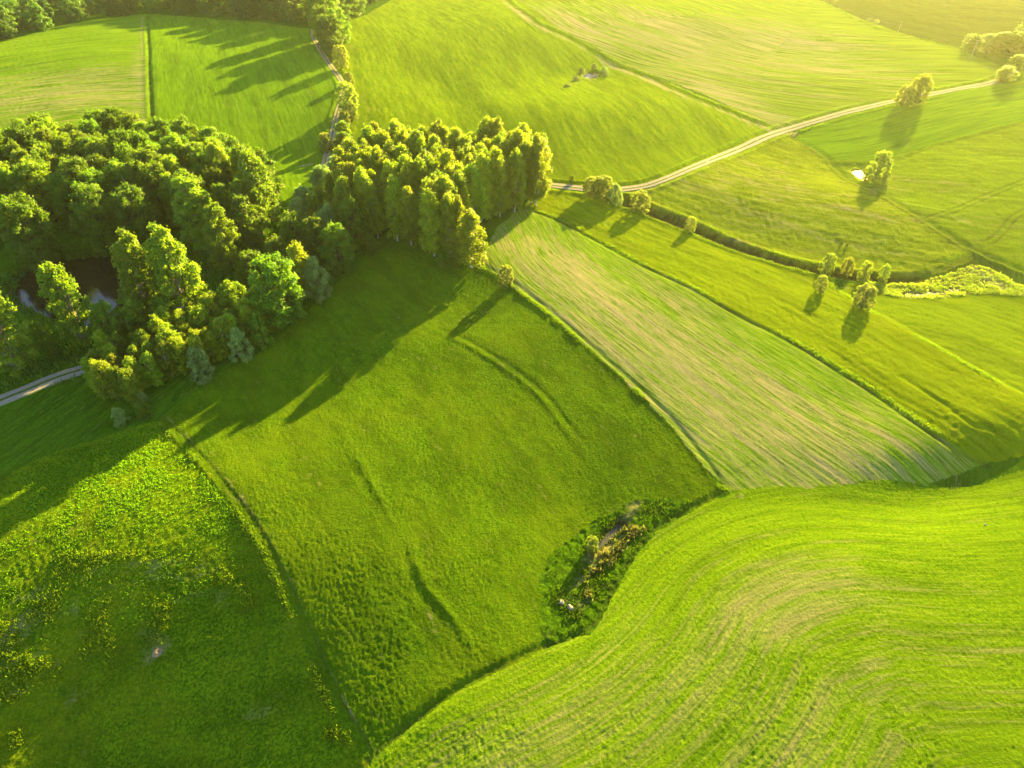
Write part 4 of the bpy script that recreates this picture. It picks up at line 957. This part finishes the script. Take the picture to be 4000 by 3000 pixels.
for kk, nn in (('right', 500), ('meadow', 500)):
    PP = PONDS[kk][0]; a_, b_ = along_line(PP, 0, .7, nn, 33); X = np.concatenate([X, a_]); Y = np.concatenate([Y, b_])
tuft_mesh('reeds', X, Y, rg.uniform(.2, .6, len(X)), rg.uniform(.2, .4, len(X)), 5, GM['reed'], 'clumpy yellow reeds of the marsh and around the small ponds', 8, .3)
WP = line(F['w']['poly'] + [F['w']['poly'][0]])
X, Y = pts_in(F['w']['poly'], 6500, 5, lambda X, Y: (.12 + .8 * cl(2.6, .45, 56)(X, Y)) * np.clip(np.abs(seg_dist(X, Y, WP)[0]) / 3.5, .1, 1))
inw = inside(X, Y, PONDS['hollow'][0]); X, Y = X[~inw], Y[~inw]
tuft_mesh('scrub', X, Y, rg.uniform(.2, .6, len(X)), rg.uniform(.14, .32, len(X)), 6, GM['rank'], 'rank green weeds filling the hollow', 9, .3)
X, Y = pts_in([(1250, 1260), (1270, 1200), (1330, 1150), (1400, 1118), (1398, 1140), (1350, 1180), (1310, 1240), (1270, 1300)], 1700, 6, cl(1.8, .42, 57))
tuft_mesh('dry_reeds', X, Y, rg.uniform(.5, 1.1, len(X)), rg.uniform(.2, .4, len(X)), 6, GM['dry'], 'tan dry reeds around the puddle in the hollow', 10, .3)
# undergrowth of the woods
X, Y = pts_in([(-100, 640), (0, 600), (150, 540), (330, 520), (600, 520), (640, 420), (700, 400), (800, 520), (720, 610), (560, 740), (330, 830), (200, 810), (-100, 900)], 26000, 8, lambda X, Y: .3 + cl(5, .4, 58)(X, Y))
k = np.ones(len(X), bool)
P = PONDS['forest'][0]; k &= ~inside(X, Y, P)
for L, r_ in ((ROAD_L, 2.4), (PATH, 1.8)): k &= np.abs(seg_dist(X, Y, L)[0]) > r_
X, Y = X[k], Y[k]
tuft_mesh('undergrowth', X, Y, rg.uniform(.5, 1.6, len(X)), rg.uniform(.3, .6, len(X)), 4, LM['far'], 'undergrowth between the trees of the left woods', 12, .4)

# ------------------------------------------------------------------ haze
HAZE = True
if HAZE:
    m, t, out = nodes('thin_evening_air')
    pvn = t.nodes.new('ShaderNodeVolumePrincipled'); pvn.inputs['Color'].default_value = (.93, 1.0, .72, 1)
    pvn.inputs['Density'].default_value = .00005; pvn.inputs['Anisotropy'].default_value = .66
    L_(t, pvn.outputs[0], out.inputs['Volume'])
    import bmesh
    bm = bmesh.new(); bmesh.ops.create_cube(bm, size=1.0); me = bpy.data.meshes.new('haze'); bm.to_mesh(me); bm.free(); me.materials.append(m)
    lo, hi = -26.0, 104.0
    o = link('haze', me, kind='stuff', label='thin bright evening haze'); o.scale = (16000, 16000, hi - lo); o.location = (0, 0, (hi + lo) / 2)
